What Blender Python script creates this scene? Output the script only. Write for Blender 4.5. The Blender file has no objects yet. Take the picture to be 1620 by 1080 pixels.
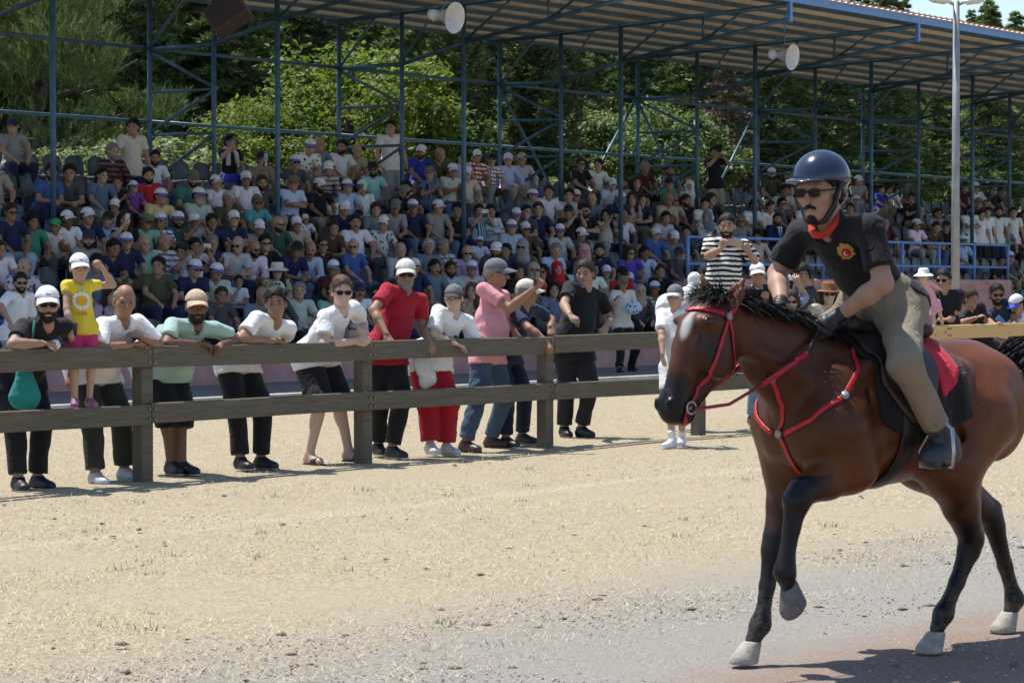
import bpy, math, random
import numpy as np
from mathutils import Vector, Matrix

# ------------------------------------------------------------------ camera, sky, sun, exposure
SC = bpy.context.scene
COL = SC.collection
F, CX, HZ, CH = 3900.0, 810.0, 450.0, 1.57          # focal length and horizon in photograph pixels, eye height in metres
cam_d = bpy.data.cameras.new('camera'); cam = bpy.data.objects.new('camera', cam_d); COL.objects.link(cam)
cam_d.sensor_width = 22.3; cam_d.lens = 22.3*F/1620; cam_d.clip_start = .5; cam_d.clip_end = 6000
cam.location = (0, 0, CH); cam.rotation_euler = (math.radians(90)-math.atan((540-HZ)/F), 0, 0)
cam_d.dof.use_dof = True; cam_d.dof.focus_distance = 22.0; cam_d.dof.aperture_fstop = 8.0
SC.camera = cam
SUN_EL, SUN_AZ = math.radians(69), math.atan2(-.80, .60)   # sun stands behind the stand, left of the view
SUNV = Vector((math.sin(SUN_AZ)*math.cos(SUN_EL), math.cos(SUN_AZ)*math.cos(SUN_EL), math.sin(SUN_EL)))
w = bpy.data.worlds.new('World'); SC.world = w; w.use_nodes = True
sky = w.node_tree.nodes.new('ShaderNodeTexSky'); sky.sky_type = 'NISHITA'; sky.sun_disc = False
sky.sun_elevation = SUN_EL; sky.sun_rotation = SUN_AZ; sky.dust_density = .6; sky.ozone_density = 1.4
w.node_tree.links.new(sky.outputs[0], w.node_tree.nodes['Background'].inputs[0])
w.node_tree.nodes['Background'].inputs[1].default_value = .135
sun_d = bpy.data.lights.new('sun', 'SUN'); sun_d.energy = 4.9; sun_d.angle = math.radians(.53); sun_d.color = (1, .955, .88)
sun = bpy.data.objects.new('sun', sun_d); COL.objects.link(sun); sun.location = (0, 0, 40)
sun.rotation_euler = SUNV.to_track_quat('Z', 'Y').to_euler()
SC.view_settings.view_transform = 'Standard'; SC.view_settings.look = 'None'
SC.view_settings.exposure = .45; SC.view_settings.gamma = 1
SC.cycles.use_denoising = True
SC.cycles.max_bounces = 6; SC.cycles.diffuse_bounces = 3; SC.cycles.transparent_max_bounces = 8
SC.cycles.caustics_reflective = False; SC.cycles.caustics_refractive = False

RND = random.Random(7)
NR = np.random.RandomState(11)
# stand axes: s runs along fence and stand, t runs away from the track
TH = math.atan(3090/3900.); US = np.array([math.sin(TH), math.cos(TH)]); VT = np.array([-math.cos(TH), math.sin(TH)])
RZ = math.atan2(US[1], US[0])
def ST(s, t, z=0.): return np.array([s*US[0]+t*VT[0], s*US[1]+t*VT[1], z])
def px_t(x, y, t):
    "point of the plane at depth t behind the track that stands at photograph position x, y"
    dx = (x-CX)/F; Y = t/(VT[0]*dx+VT[1]); return np.array([dx*Y, Y, CH+(HZ-y)/F*Y])
def px_y(x, y, Y): return np.array([(x-CX)/F*Y, Y, CH+(HZ-y)/F*Y])
def to_st(p): return p[0]*US[0]+p[1]*US[1], p[0]*VT[0]+p[1]*VT[1]

# ------------------------------------------------------------------ materials
MATS = {}
def nodes(name):
    m = bpy.data.materials.new(name); m.use_nodes = True; MATS[name] = m
    nt = m.node_tree; return m, nt, nt.nodes['Principled BSDF']
def N(nt, typ, **kw):
    n = nt.nodes.new(typ)
    for k, v in kw.items():
        if k.startswith('i_'):
            key = k[2:].replace('_', ' '); n.inputs[int(key) if key.isdigit() else key].default_value = v
        else: setattr(n, k, v)
    return n
def L(nt, a, b): nt.links.new(a, b)
def mixc(nt, fac, a, b, bt='MIX'):
    n = N(nt, 'ShaderNodeMix', data_type='RGBA', blend_type=bt)
    for sock, v in ((n.inputs[0], fac), (n.inputs[6], a), (n.inputs[7], b)):
        if hasattr(v, 'is_linked'): L(nt, v, sock)
        else: sock.default_value = v if not isinstance(v, tuple) or len(v) == 4 else (*v, 1)
    return n.outputs[2]
def ramp(nt, src, stops):
    r = N(nt, 'ShaderNodeValToRGB'); e = r.color_ramp.elements
    while len(e) < len(stops): e.new(.5)
    for el, (p, c) in zip(e, stops): el.position = p; el.color = (*c, 1) if len(c) == 3 else c
    L(nt, src, r.inputs[0]); return r.outputs[0]
def noise(nt, scale, detail=4, rough=.6, coord='Object', vec=None, dist=0):
    n = N(nt, 'ShaderNodeTexNoise', i_Scale=scale, i_Detail=detail, i_Roughness=rough, i_Distortion=dist)
    if vec is None: vec = N(nt, 'ShaderNodeTexCoord').outputs[coord]
    L(nt, vec, n.inputs['Vector']); return n.outputs[0]
def bump(nt, b, h, strength=.3, dist=.01):
    n = N(nt, 'ShaderNodeBump', i_Strength=strength, i_Distance=dist); L(nt, h, n.inputs['Height']); L(nt, n.outputs[0], b.inputs['Normal'])
def plain(name, col, rough=.6, var=.25, scale=8, metal=0, bmp=.15, bscale=60, spec=.4, coat=0):
    "one base colour with blotches and fine relief"
    m, nt, b = nodes(name)
    n1 = noise(nt, scale); c = ramp(nt, n1, [(.3, tuple(x*(1-var) for x in col)), (.7, tuple(min(1, x*(1+var)) for x in col))])
    L(nt, c, b.inputs['Base Color']); b.inputs['Roughness'].default_value = rough; b.inputs['Metallic'].default_value = metal
    b.inputs['Specular IOR Level'].default_value = spec; b.inputs['Coat Weight'].default_value = coat
    if bmp: bump(nt, b, noise(nt, bscale), bmp)
    return m
def objcol(name, rough=.85, var=.16, scale=14, bmp=.25, bscale=45, spec=.25, sheen=0, sss=0, tint=False):
    "cloth, skin or hair coloured by the object's own colour"
    m, nt, b = nodes(name)
    oi = N(nt, 'ShaderNodeObjectInfo'); n1 = noise(nt, scale, 3)
    g = ramp(nt, n1, [(.3, (1-var,)*3), (.7, (1,)*3)])
    c = mixc(nt, 1., oi.outputs['Color'], g, 'MULTIPLY')
    if tint:
        a = N(nt, 'ShaderNodeAttribute', attribute_name='tint'); c = mixc(nt, 1., c, a.outputs['Color'], 'MULTIPLY')
    L(nt, c, b.inputs['Base Color']); b.inputs['Roughness'].default_value = rough; b.inputs['Specular IOR Level'].default_value = spec
    b.inputs['Sheen Weight'].default_value = sheen
    if sss:
        b.inputs['Subsurface Weight'].default_value = sss; b.inputs['Subsurface Radius'].default_value = (.012, .004, .002); b.inputs['Subsurface Scale'].default_value = 1.
    if bmp: bump(nt, b, noise(nt, bscale, 3), bmp)
    return m
objcol('cloth', sheen=.08)
def wrinkle(mat, strength, scale):
    "creases and weave for a cloth: stretched, folded noise on top of the mesh folds"
    nt = MATS[mat].node_tree; b = nt.nodes['Principled BSDF']; tc = N(nt, 'ShaderNodeTexCoord'); mp = N(nt, 'ShaderNodeMapping'); mp.inputs['Scale'].default_value = (1, 1, .55); mp.inputs['Rotation'].default_value = (.5, .3, .4); L(nt, tc.outputs['Object'], mp.inputs[0])
    n1 = noise(nt, scale, 3, .5, vec=mp.outputs[0], dist=1.6); a = N(nt, 'ShaderNodeMath', operation='SUBTRACT', i_1=.5); L(nt, n1, a.inputs[0]); ab = N(nt, 'ShaderNodeMath', operation='ABSOLUTE'); L(nt, a.outputs[0], ab.inputs[0])
    f = N(nt, 'ShaderNodeMath', operation='POWER', i_1=.6); L(nt, ab.outputs[0], f.inputs[0]); fi = noise(nt, 220, 2, .5); w2 = N(nt, 'ShaderNodeMath', operation='MULTIPLY_ADD', i_1=.06); L(nt, fi, w2.inputs[0]); L(nt, f.outputs[0], w2.inputs[2])
    bp = N(nt, 'ShaderNodeBump', i_Strength=strength, i_Distance=.05); L(nt, w2.outputs[0], bp.inputs['Height'])
    for l in list(b.inputs['Normal'].links): nt.links.remove(l)
    L(nt, bp.outputs[0], b.inputs['Normal'])
wrinkle('cloth', .32, 8.)
objcol('skin', rough=.55, var=.14, scale=30, bmp=.1, bscale=120, spec=.35)
objcol('hair', rough=.6, var=.5, scale=90, bmp=.6, bscale=160, spec=.3); objcol('plastic', rough=.35, var=.1, bmp=.03, spec=.5)
objcol('lens_dark', rough=.3, var=.05, bmp=0, spec=.2); objcol('gloss', rough=.18, var=.06, bmp=0, spec=.6); objcol('leather', rough=.45, var=.25, scale=40, bmp=.2, bscale=120, spec=.45)
def pattern(name, kind, c2, freq, width):
    "cloth whose second colour c2 is woven in stripes or checks"
    m, nt, b = nodes(name)
    tc = N(nt, 'ShaderNodeTexCoord'); sp = N(nt, 'ShaderNodeSeparateXYZ'); oi = N(nt, 'ShaderNodeObjectInfo')
    wob = N(nt, 'ShaderNodeVectorMath', operation='ADD'); nz = N(nt, 'ShaderNodeTexNoise', i_Scale=5.)
    sc = N(nt, 'ShaderNodeVectorMath', operation='SCALE'); sc.inputs[3].default_value = .05
    L(nt, tc.outputs['Object'], nz.inputs['Vector']); L(nt, nz.outputs['Color'], sc.inputs[0]); L(nt, tc.outputs['Object'], wob.inputs[0]); L(nt, sc.outputs[0], wob.inputs[1])
    L(nt, wob.outputs[0], sp.inputs[0])
    def band(src, f=freq, wd=width):
        a = N(nt, 'ShaderNodeMath', operation='MULTIPLY', i_1=f); L(nt, src, a.inputs[0])
        fr = N(nt, 'ShaderNodeMath', operation='FRACT'); L(nt, a.outputs[0], fr.inputs[0])
        g = N(nt, 'ShaderNodeMath', operation='LESS_THAN', i_1=wd); L(nt, fr.outputs[0], g.inputs[0]); return g.outputs[0]
    c = oi.outputs['Color']
    if kind in 'hp': c = mixc(nt, band(sp.outputs[2]), c, c2)
    if kind in 'vp':
        ad = N(nt, 'ShaderNodeMath', operation='ADD'); L(nt, sp.outputs[0], ad.inputs[0]); L(nt, sp.outputs[1], ad.inputs[1])
        f2 = band(ad.outputs[0]);
        if kind == 'p': h = N(nt, 'ShaderNodeMath', operation='MULTIPLY', i_1=.75); L(nt, f2, h.inputs[0]); f2 = h.outputs[0]
        c = mixc(nt, f2, c, c2)
    if kind == 'f':
        v = N(nt, 'ShaderNodeTexVoronoi', i_Scale=freq); L(nt, tc.outputs['Object'], v.inputs['Vector'])
        g = N(nt, 'ShaderNodeMath', operation='LESS_THAN', i_1=width); L(nt, v.outputs[0], g.inputs[0]); c = mixc(nt, g.outputs[0], c, c2)
    L(nt, c, b.inputs['Base Color']); b.inputs['Roughness'].default_value = .85; b.inputs['Specular IOR Level'].default_value = .2
    bump(nt, b, noise(nt, 45), .25); wrinkle(name, .3, 8.)
    return m
pattern('stripe_black', 'h', (.012, .012, .016), 19, .5); pattern('stripe_navy', 'v', (.02, .03, .09), 16, .35); pattern('stripe_grey', 'h', (.12, .12, .13), 11, .4)
pattern('check_blue', 'p', (.05, .08, .3), 14, .35); pattern('check_navy', 'p', (.02, .03, .1), 12, .25); pattern('check_red', 'p', (.3, .02, .03), 11, .45)
pattern('check_green', 'p', (.05, .2, .06), 14, .4); pattern('print_dark', 'f', (.03, .04, .05), 14, .32); pattern('print_leaf', 'f', (.04, .1, .04), 13, .34); pattern('dots', 'f', (.45, .3, .32), 40, .16)

# ------------------------------------------------------------------ meshes and objects
def mesh_np(name, V, Fq, smooth=True, tint=None):
    me = bpy.data.meshes.new(name); V = np.asarray(V, np.float32); Fq = np.asarray(Fq, np.int32); k = Fq.shape[1]
    me.vertices.add(len(V)); me.vertices.foreach_set('co', V.ravel())
    me.loops.add(Fq.size); me.loops.foreach_set('vertex_index', Fq.ravel())
    me.polygons.add(len(Fq)); me.polygons.foreach_set('loop_start', np.arange(0, Fq.size, k, dtype=np.int32))
    if smooth: me.polygons.foreach_set('use_smooth', np.ones(len(Fq), bool))
    me.update(calc_edges=True)
    if tint is not None:
        a = me.color_attributes.new('tint', 'FLOAT_COLOR', 'POINT'); a.data.foreach_set('color', np.asarray(tint, np.float32).ravel())
    return me
def link(name, me, mat, parent=None, color=None, M=None, loc=None):
    o = bpy.data.objects.new(name, me); COL.objects.link(o)
    if me is not None and mat is not None:
        mt = MATS[mat] if isinstance(mat, str) else mat
        if not me.materials: me.materials.append(mt)
        if me.materials[0] is not mt: o.material_slots[0].link = 'OBJECT'; o.material_slots[0].material = mt
    if color is not None: o.color = (*color[:3], 1)
    if parent is not None: o.parent = parent
    if M is not None: o.matrix_local = M
    if loc is not None: o.location = loc
    return o
def tag(o, label, cat, group=None):
    o['label'] = label; o['category'] = cat
    if group: o['group'] = group
    return o
def thing(name, label, cat, loc=(0, 0, 0), rz=0., group=None):
    o = bpy.data.objects.new(name, None); COL.objects.link(o); o.location = loc; o.rotation_euler = (0, 0, rz); o.empty_display_size = .1
    return tag(o, label, cat, group)
def structure(o): o['kind'] = 'structure'; return o
def stuff(o): o['kind'] = 'stuff'; return o
class MB:
    "collects simple solids for one mesh"
    def __init__(s): s.v = []; s.f = []
    def add(s, vs, fs):
        n = len(s.v); s.v += [tuple(map(float, p)) for p in vs]; s.f += [tuple(i+n for i in f) for f in fs]; return s
    def box(s, lo, hi, M=None):
        x0, y0, z0 = lo; x1, y1, z1 = hi
        P = [(x0,y0,z0),(x1,y0,z0),(x1,y1,z0),(x0,y1,z0),(x0,y0,z1),(x1,y0,z1),(x1,y1,z1),(x0,y1,z1)]
        if M is not None: P = [tuple(M @ Vector(p)) for p in P]
        return s.add(P, [(0,3,2,1),(4,5,6,7),(0,1,5,4),(1,2,6,5),(2,3,7,6),(3,0,4,7)])
    def tube(s, pts, rad, n=8, flat=None, cap=True, closed=False):
        "round bar or strap through pts; flat=(normal, factor) squeezes it"
        pts = [np.array(p, float) for p in pts]; m = len(pts)
        rad = [rad]*m if np.isscalar(rad) else list(rad); rings = []; prev = None
        for i, p in enumerate(pts):
            a = pts[(i-1) % m] if (i or closed) else p; b = pts[(i+1) % m] if (i < m-1 or closed) else p
            d = b-a; d /= np.linalg.norm(d)+1e-9
            if prev is None:
                ref = np.array([0, 0, 1.]) if abs(d[2]) < .9 else np.array([1., 0, 0]); e1 = np.cross(d, ref)
            else: e1 = prev-d*np.dot(prev, d)
            e1 /= np.linalg.norm(e1)+1e-9; prev = e1; e2 = np.cross(d, e1); ring = []
            for k in range(n):
                an = 2*math.pi*(k+.5)/n; off = (e1*math.cos(an)+e2*math.sin(an))*rad[i]
                if flat is not None:
                    nn = np.array(flat[0] if np.ndim(flat[0]) == 1 else flat[0][i], float); off = off-nn*np.dot(off, nn)*(1-flat[1])
                ring.append(p+off)
            rings.append(ring)
        n0 = len(s.v)
        for r in rings: s.v += [tuple(q) for q in r]
        for i in range(m if closed else m-1):
            j = (i+1) % m
            for k in range(n):
                k2 = (k+1) % n; s.f.append((n0+i*n+k, n0+i*n+k2, n0+j*n+k2, n0+j*n+k))
        if cap and not closed:
            s.f.append(tuple(n0+k for k in range(n))[::-1]); s.f.append(tuple(n0+(m-1)*n+k for k in range(n)))
        return s
    def lathe(s, prof, n=20, M=None):
        "prof: (radius, height) pairs turned round the z axis"
        n0 = len(s.v)
        for r, z in prof:
            for k in range(n):
                a = 2*math.pi*k/n; p = Vector((r*math.cos(a), r*math.sin(a), z)); s.v.append(tuple(M @ p if M is not None else p))
        for i in range(len(prof)-1):
            for k in range(n):
                k2 = (k+1) % n; s.f.append((n0+i*n+k, n0+i*n+k2, n0+(i+1)*n+k2, n0+(i+1)*n+k))
        return s
    def mesh(s, name, smooth=False):
        me = bpy.data.meshes.new(name); me.from_pydata(s.v, [], s.f)
        if smooth: me.polygons.foreach_set('use_smooth', np.ones(len(me.polygons), bool))
        me.update(); return me
    def build(s, name, mat, parent=None, smooth=False, color=None, loc=None, bevel=0):
        o = link(name, s.mesh(name, smooth), mat, parent, color, loc=loc)
        if bevel:
            b = o.modifiers.new('bevel', 'BEVEL'); b.width = bevel; b.segments = 2; b.limit_method = 'ANGLE'
        return o

# ------------------------------------------------------------------ smooth solids: blended round cones and ellipsoids meshed by surface nets
def nrm(v): v = np.asarray(v, float); return v/(np.linalg.norm(v)+1e-12)
class SDF:
    def __init__(s): s.pr = []
    def cap(s, a, b, ra, rb=None, k=.02, flat=None, cut=None, op='u'):
        a = np.array(a, float); b = np.array(b, float); rb = ra if rb is None else rb; r = max(ra, rb)
        lo = np.minimum(a, b)-r; hi = np.maximum(a, b)+r
        s.pr.append(('c', lo, hi, k, op, (a, b, ra, rb, flat, cut))); return s
    def ell(s, c, r, M=None, k=.02, op='u'):
        c = np.array(c, float); r = np.array(r, float); R = np.eye(3) if M is None else np.array(M, float)
        e = np.sqrt((R**2) @ (r**2)); s.pr.append(('e', c-e, c+e, k, op, (c, r, R))); return s
    def plane(s, p, n, k=.004): s.pr.append(('p', None, None, k, 'i', (np.array(p, float), nrm(n)))); return s   # keeps the side n points away from
    def mesh(s, res, fold=None, fold_amp=0.):
        adds = [p for p in s.pr if p[4] == 'u']
        lo = np.min([p[1] for p in adds], 0)-3*res; hi = np.max([p[2] for p in adds], 0)+3*res
        n = np.ceil((hi-lo)/res).astype(int)+1; ax = [(lo[i]+res*np.arange(n[i])).astype(np.float32) for i in range(3)]
        D = np.full(n, .25, np.float32)
        for typ, l, h, k, op, q in s.pr:
            if typ == 'p':
                P, nn = q; d = (ax[0][:, None, None]-P[0])*nn[0]+(ax[1][None, :, None]-P[1])*nn[1]+(ax[2][None, None, :]-P[2])*nn[2]
                np.maximum(D, d, out=D); continue
            m = k+2.5*res; i0 = np.maximum(((l-m-lo)/res).astype(int), 0); i1 = np.minimum(((h+m-lo)/res).astype(int)+2, n)
            if (i1 <= i0).any(): continue
            sl = tuple(slice(i0[i], i1[i]) for i in range(3))
            x = ax[0][sl[0]][:, None, None]; y = ax[1][sl[1]][None, :, None]; z = ax[2][sl[2]][None, None, :]
            if typ == 'c':
                a, b, ra, rb, flat, cut = q; ba = b-a; bb = float(ba @ ba)+1e-9
                px, py, pz = x-a[0], y-a[1], z-a[2]
                t = np.clip((px*ba[0]+py*ba[1]+pz*ba[2])/bb, 0, 1)
                qx, qy, qz = px-t*ba[0], py-t*ba[1], pz-t*ba[2]; cf = 1.
                if flat is not None:
                    fn, f = flat; g = (qx*fn[0]+qy*fn[1]+qz*fn[2])*(1/f-1); qx = qx+g*fn[0]; qy = qy+g*fn[1]; qz = qz+g*fn[2]; cf = (1+f)/2
                d = (np.sqrt(qx*qx+qy*qy+qz*qz)-(ra+t*(rb-ra)))*cf
                if cut is not None:
                    cp, cn = cut; d = np.maximum(d, (x-cp[0])*cn[0]+(y-cp[1])*cn[1]+(z-cp[2])*cn[2])
            else:
                c, r, R = q; px, py, pz = x-c[0], y-c[1], z-c[2]
                u = [(px*R[0, i]+py*R[1, i]+pz*R[2, i])/r[i] for i in range(3)]
                k0 = np.sqrt(u[0]**2+u[1]**2+u[2]**2)+1e-6; k1 = np.sqrt((u[0]/r[0])**2+(u[1]/r[1])**2+(u[2]/r[2])**2)+1e-6
                d = k0*(k0-1)/k1
            A = D[sl]
            if op == 'u':
                hh = np.clip(.5+.5*(d-A)/k, 0, 1); D[sl] = d+(A-d)*hh-k*hh*(1-hh)
            elif op == 's':
                hh = np.clip(.5-.5*(-d-A)/k, 0, 1); D[sl] = -d+(A+d)*hh+k*hh*(1-hh)
        if fold is not None:
            idx = np.nonzero(np.abs(D) < .03); P = np.stack([ax[i][idx[i]] for i in range(3)], 1); D[idx] += fold_amp*fold(P)
        return nets(D, lo, res)
COR = np.array([(i, j, k) for i in (0, 1) for j in (0, 1) for k in (0, 1)])
EDG = [(a, b) for a in range(8) for b in range(a+1, 8) if np.abs(COR[a]-COR[b]).sum() == 1]
def nets(D, lo, res):
    S = D < 0; c = np.zeros(tuple(np.array(D.shape)-1), np.int8)
    for o in COR: c += S[o[0]:D.shape[0]-1+o[0], o[1]:D.shape[1]-1+o[1], o[2]:D.shape[2]-1+o[2]]
    act = np.nonzero((c > 0) & (c < 8)); I = np.stack(act, 1)
    vals = np.stack([D[I[:, 0]+o[0], I[:, 1]+o[1], I[:, 2]+o[2]] for o in COR], 1)
    pos = np.zeros((len(I), 3)); cnt = np.zeros(len(I))
    for a, b in EDG:
        va, vb = vals[:, a], vals[:, b]; m = (va < 0) != (vb < 0); t = va[m]/(va[m]-vb[m])
        pos[m] += COR[a]+(COR[b]-COR[a])*t[:, None]; cnt[m] += 1
    V = lo+(I+pos/cnt[:, None])*res
    idx = np.full(c.shape, -1, np.int32); idx[act] = np.arange(len(I)); Q = []
    for axis in range(3):
        o1, o2 = [(1, 2), (2, 0), (0, 1)][axis]
        n = np.array(D.shape); n[axis] -= 1; sA = [slice(0, D.shape[i]) for i in range(3)]; sB = list(sA); sA[axis] = slice(0, -1); sB[axis] = slice(1, None)
        a, b = S[tuple(sA)], S[tuple(sB)]; e = np.stack(np.nonzero(a != b), 1); e = e[(e[:, o1] > 0) & (e[:, o2] > 0)]
        fl = a[e[:, 0], e[:, 1], e[:, 2]]; w1 = np.zeros(3, int); w2 = np.zeros(3, int); w1[o1] = 1; w2[o2] = 1
        g = lambda p: idx[p[:, 0], p[:, 1], p[:, 2]]
        q = np.stack([g(e-w1-w2), g(e-w2), g(e), g(e-w1)], 1); q[~fl] = q[~fl][:, ::-1]; Q.append(q)
    Q = np.concatenate(Q); Q = Q[(Q >= 0).all(1)]
    return V, Q
def folds(seed, freq=26., vert=.45):
    "creases of cloth: warped ridges"
    r = np.random.RandomState(seed); K = r.normal(size=(5, 3)); K /= np.linalg.norm(K, axis=1)[:, None]; K *= (freq*r.uniform(.55, 1.7, 5))[:, None]; ph = r.uniform(0, 6.28, 5)
    def f(P):
        W = P+.035*np.sin(P[:, [1, 2, 0]]*11+seed)+.012*np.sin(P[:, [2, 0, 1]]*29+seed*2)
        m = .5+.5*np.sin(P @ K[0]*.35+ph[0])
        return sum((1-1.6*np.abs(np.sin(.5*(W @ k)+p))**.8) for k, p in zip(K, ph))/2.4*(.35+m)
    return f
# ------------------------------------------------------------------ ground: straw, worn track, dirt, chalk line
FT = 14.4                                             # depth of the fence line
m, nt, b = nodes('ground')
tc = N(nt, 'ShaderNodeTexCoord'); sp = N(nt, 'ShaderNodeSeparateXYZ'); L(nt, tc.outputs['Object'], sp.inputs[0])
big = noise(nt, .8, 5, .65); mid = noise(nt, 5, 6, .7); fine = noise(nt, 42, 6, .75); grit = noise(nt, 130, 3, .7)
st = N(nt, 'ShaderNodeMapping'); st.inputs['Scale'].default_value = (9, 30, 9); st.inputs['Rotation'].default_value = (0, 0, .5); L(nt, tc.outputs['Object'], st.inputs[0])
str_n = noise(nt, 3.2, 5, .7, vec=st.outputs[0], dist=1.2)
straw = ramp(nt, fine, [(.30, (.15, .118, .076)), (.46, (.30, .25, .172)), (.60, (.43, .37, .268)), (.78, (.56, .50, .39))])
straw = mixc(nt, ramp(nt, str_n, [(.42, (0,)*3), (.66, (.5,)*3)]), straw, (.56, .485, .34))
clump = noise(nt, 13, 5, .75, dist=.8); straw = mixc(nt, ramp(nt, clump, [(.56, (0,)*3), (.72, (.6,)*3)]), straw, (.33, .265, .165))
straw = mixc(nt, ramp(nt, mid, [(.50, (0,)*3), (.68, (.6,)*3)]), straw, (.32, .255, .165))
straw = mixc(nt, ramp(nt, big, [(.52, (0,)*3), (.72, (.5,)*3)]), straw, (.36, .31, .23))
grn = noise(nt, 1.7, 6, .75, dist=.6)
straw = mixc(nt, ramp(nt, grn, [(.62, (0,)*3), (.74, (.45,)*3)]), straw, (.20, .23, .08))
grav = ramp(nt, grit, [(.30, (.13, .120, .105)), (.5, (.285, .266, .238)), (.7, (.45, .427, .39))])
grav = mixc(nt, ramp(nt, fine, [(.45, (0,)*3), (.75, (.5,)*3)]), grav, (.22, .207, .19))
dirt = ramp(nt, fine, [(.3, (.19, .135, .105)), (.55, (.285, .215, .175)), (.8, (.38, .30, .255))])
dirt = mixc(nt, ramp(nt, mid, [(.5, (0,)*3), (.75, (.7,)*3)]), dirt, (.25, .20, .165))
def edge(c, wd, amp=1.3, src=None):
    "1 on the track side of depth c, ragged"
    a = N(nt, 'ShaderNodeMath', operation='MULTIPLY_ADD', i_1=amp, i_2=-amp*.5); L(nt, src or mid, a.inputs[0])
    s = N(nt, 'ShaderNodeMath', operation='ADD'); L(nt, a.outputs[0], s.inputs[0]); L(nt, sp.outputs[1], s.inputs[1])
    r = N(nt, 'ShaderNodeMapRange', i_1=c+wd, i_2=c-wd, i_3=0., i_4=1.); L(nt, s.outputs[0], r.inputs[0]); return r.outputs[0]
c = mixc(nt, edge(7.4, .7, 2.4), straw, grav); c = mixc(nt, edge(5.5, .25, .9), c, dirt)
l1 = N(nt, 'ShaderNodeMath', operation='MULTIPLY_ADD', i_1=.22, i_2=-.11); L(nt, big, l1.inputs[0])
l2 = N(nt, 'ShaderNodeMath', operation='ADD'); L(nt, l1.outputs[0], l2.inputs[0]); L(nt, sp.outputs[1], l2.inputs[1])
l3 = N(nt, 'ShaderNodeMath', operation='SUBTRACT', i_1=11.45); L(nt, l2.outputs[0], l3.inputs[0]); l4 = N(nt, 'ShaderNodeMath', operation='ABSOLUTE'); L(nt, l3.outputs[0], l4.inputs[0])
l5 = N(nt, 'ShaderNodeMapRange', i_1=.20, i_2=.05, i_3=0., i_4=1.); L(nt, l4.outputs[0], l5.inputs[0])
l6 = N(nt, 'ShaderNodeMath', operation='MULTIPLY'); L(nt, l5.outputs[0], l6.inputs[0]); L(nt, ramp(nt, fine, [(.44, (.0,)*3), (.70, (.5,)*3)]), l6.inputs[1])
c = mixc(nt, l6.outputs[0], c, (.62, .60, .55))
L(nt, c, b.inputs['Base Color']); b.inputs['Roughness'].default_value = .95; b.inputs['Specular IOR Level'].default_value = .1
hsum = N(nt, 'ShaderNodeMath', operation='ADD'); L(nt, fine, hsum.inputs[0]); L(nt, grit, hsum.inputs[1]); bump(nt, b, hsum.outputs[0], .55, .025)
g = MB(); n = 60
gx = np.concatenate([np.linspace(-1500, -25, 8), np.linspace(-20, 90, 56), np.linspace(100, 2500, 9)]); gy = np.concatenate([np.linspace(-900, -5, 6), np.linspace(-2, 27, 46), [36.]])
V = [(x, y, .02*math.sin(x*1.7+y)*math.sin(y*1.3-x*.4) if -18 < x < 85 and 0 < y < 22 else 0) for y in gy for x in gx]; nx = len(gx)
Q = [(j*nx+i, j*nx+i+1, (j+1)*nx+i+1, (j+1)*nx+i) for j in range(len(gy)-1) for i in range(nx-1)]
o = structure(link('ground', mesh_np('ground', V, Q), 'ground')); o.rotation_euler = (0, 0, RZ)
def ground_z(s, t): return .02*math.sin(s*1.7+t)*math.sin(t*1.3-s*.4) if -18 < s < 85 and 0 < t < 22 else 0.

# straw, pebbles and weeds lying on it
def scatter(n, t0, t1, pw=1.):
    x = NR.uniform(-40, 1660, n); t = t0+(t1-t0)*NR.rand(n)**pw; dx = (x-CX)/F; Y = t/(VT[0]*dx+VT[1]); P = np.stack([dx*Y, Y, np.zeros(n)], 1); s = P[:, 0]*US[0]+P[:, 1]*US[1]; P[:, 2] = .02*np.sin(s*1.7+t)*np.sin(t*1.3-s*.4); return P
n = 150000; P = scatter(n, 6.3, 22.5, 1.0); a = NR.uniform(0, 6.28, n); el = np.abs(NR.normal(0, .35, n)); D = np.stack([np.cos(a)*np.cos(el), np.sin(a)*np.cos(el), np.sin(el)], 1); W = np.stack([-np.sin(a), np.cos(a), np.zeros(n)], 1)*NR.uniform(.0010, .0022, (n, 1)); ln = NR.uniform(.02, .065, (n, 1)); P[:, 2] += .004
V = np.stack([P-W, P+W, P+D*ln], 1).reshape(-1, 3); m, nt, b = nodes('straw'); ge = N(nt, 'ShaderNodeNewGeometry'); L(nt, ramp(nt, ge.outputs['Random Per Island'], [(0, (.26, .20, .12)), (.5, (.52, .44, .29)), (1, (.68, .60, .43))]), b.inputs['Base Color']); b.inputs['Roughness'].default_value = .8
stuff(link('dry_grass', mesh_np('dry_grass', V, np.arange(3*n).reshape(-1, 3), False), 'straw'))
n = 9000; P = np.concatenate([scatter(n, 3.5, 7.6), scatter(1500, 7.6, 14)]); n = len(P); R3 = NR.uniform(.003, .009, (n, 1, 1))*NR.uniform(.6, 1.3, (n, 6, 1)); O6 = np.array([(1, 0, 0), (-1, 0, 0), (0, 1, 0), (0, -1, 0), (0, 0, .7), (0, 0, -.5)], float); V = (P[:, None]+O6*R3).reshape(-1, 3); T8 = np.array([(0, 2, 4), (2, 1, 4), (1, 3, 4), (3, 0, 4), (2, 0, 5), (1, 2, 5), (3, 1, 5), (0, 3, 5)])
m, nt, b = nodes('pebble'); ge = N(nt, 'ShaderNodeNewGeometry'); L(nt, ramp(nt, ge.outputs['Random Per Island'], [(0, (.18, .16, .14)), (.6, (.36, .335, .30)), (1, (.52, .49, .45))]), b.inputs['Base Color']); b.inputs['Roughness'].default_value = .9
stuff(link('gravel', mesh_np('gravel', V, (T8[None]+6*np.arange(n)[:, None, None]).reshape(-1, 3), False), 'pebble'))
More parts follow.
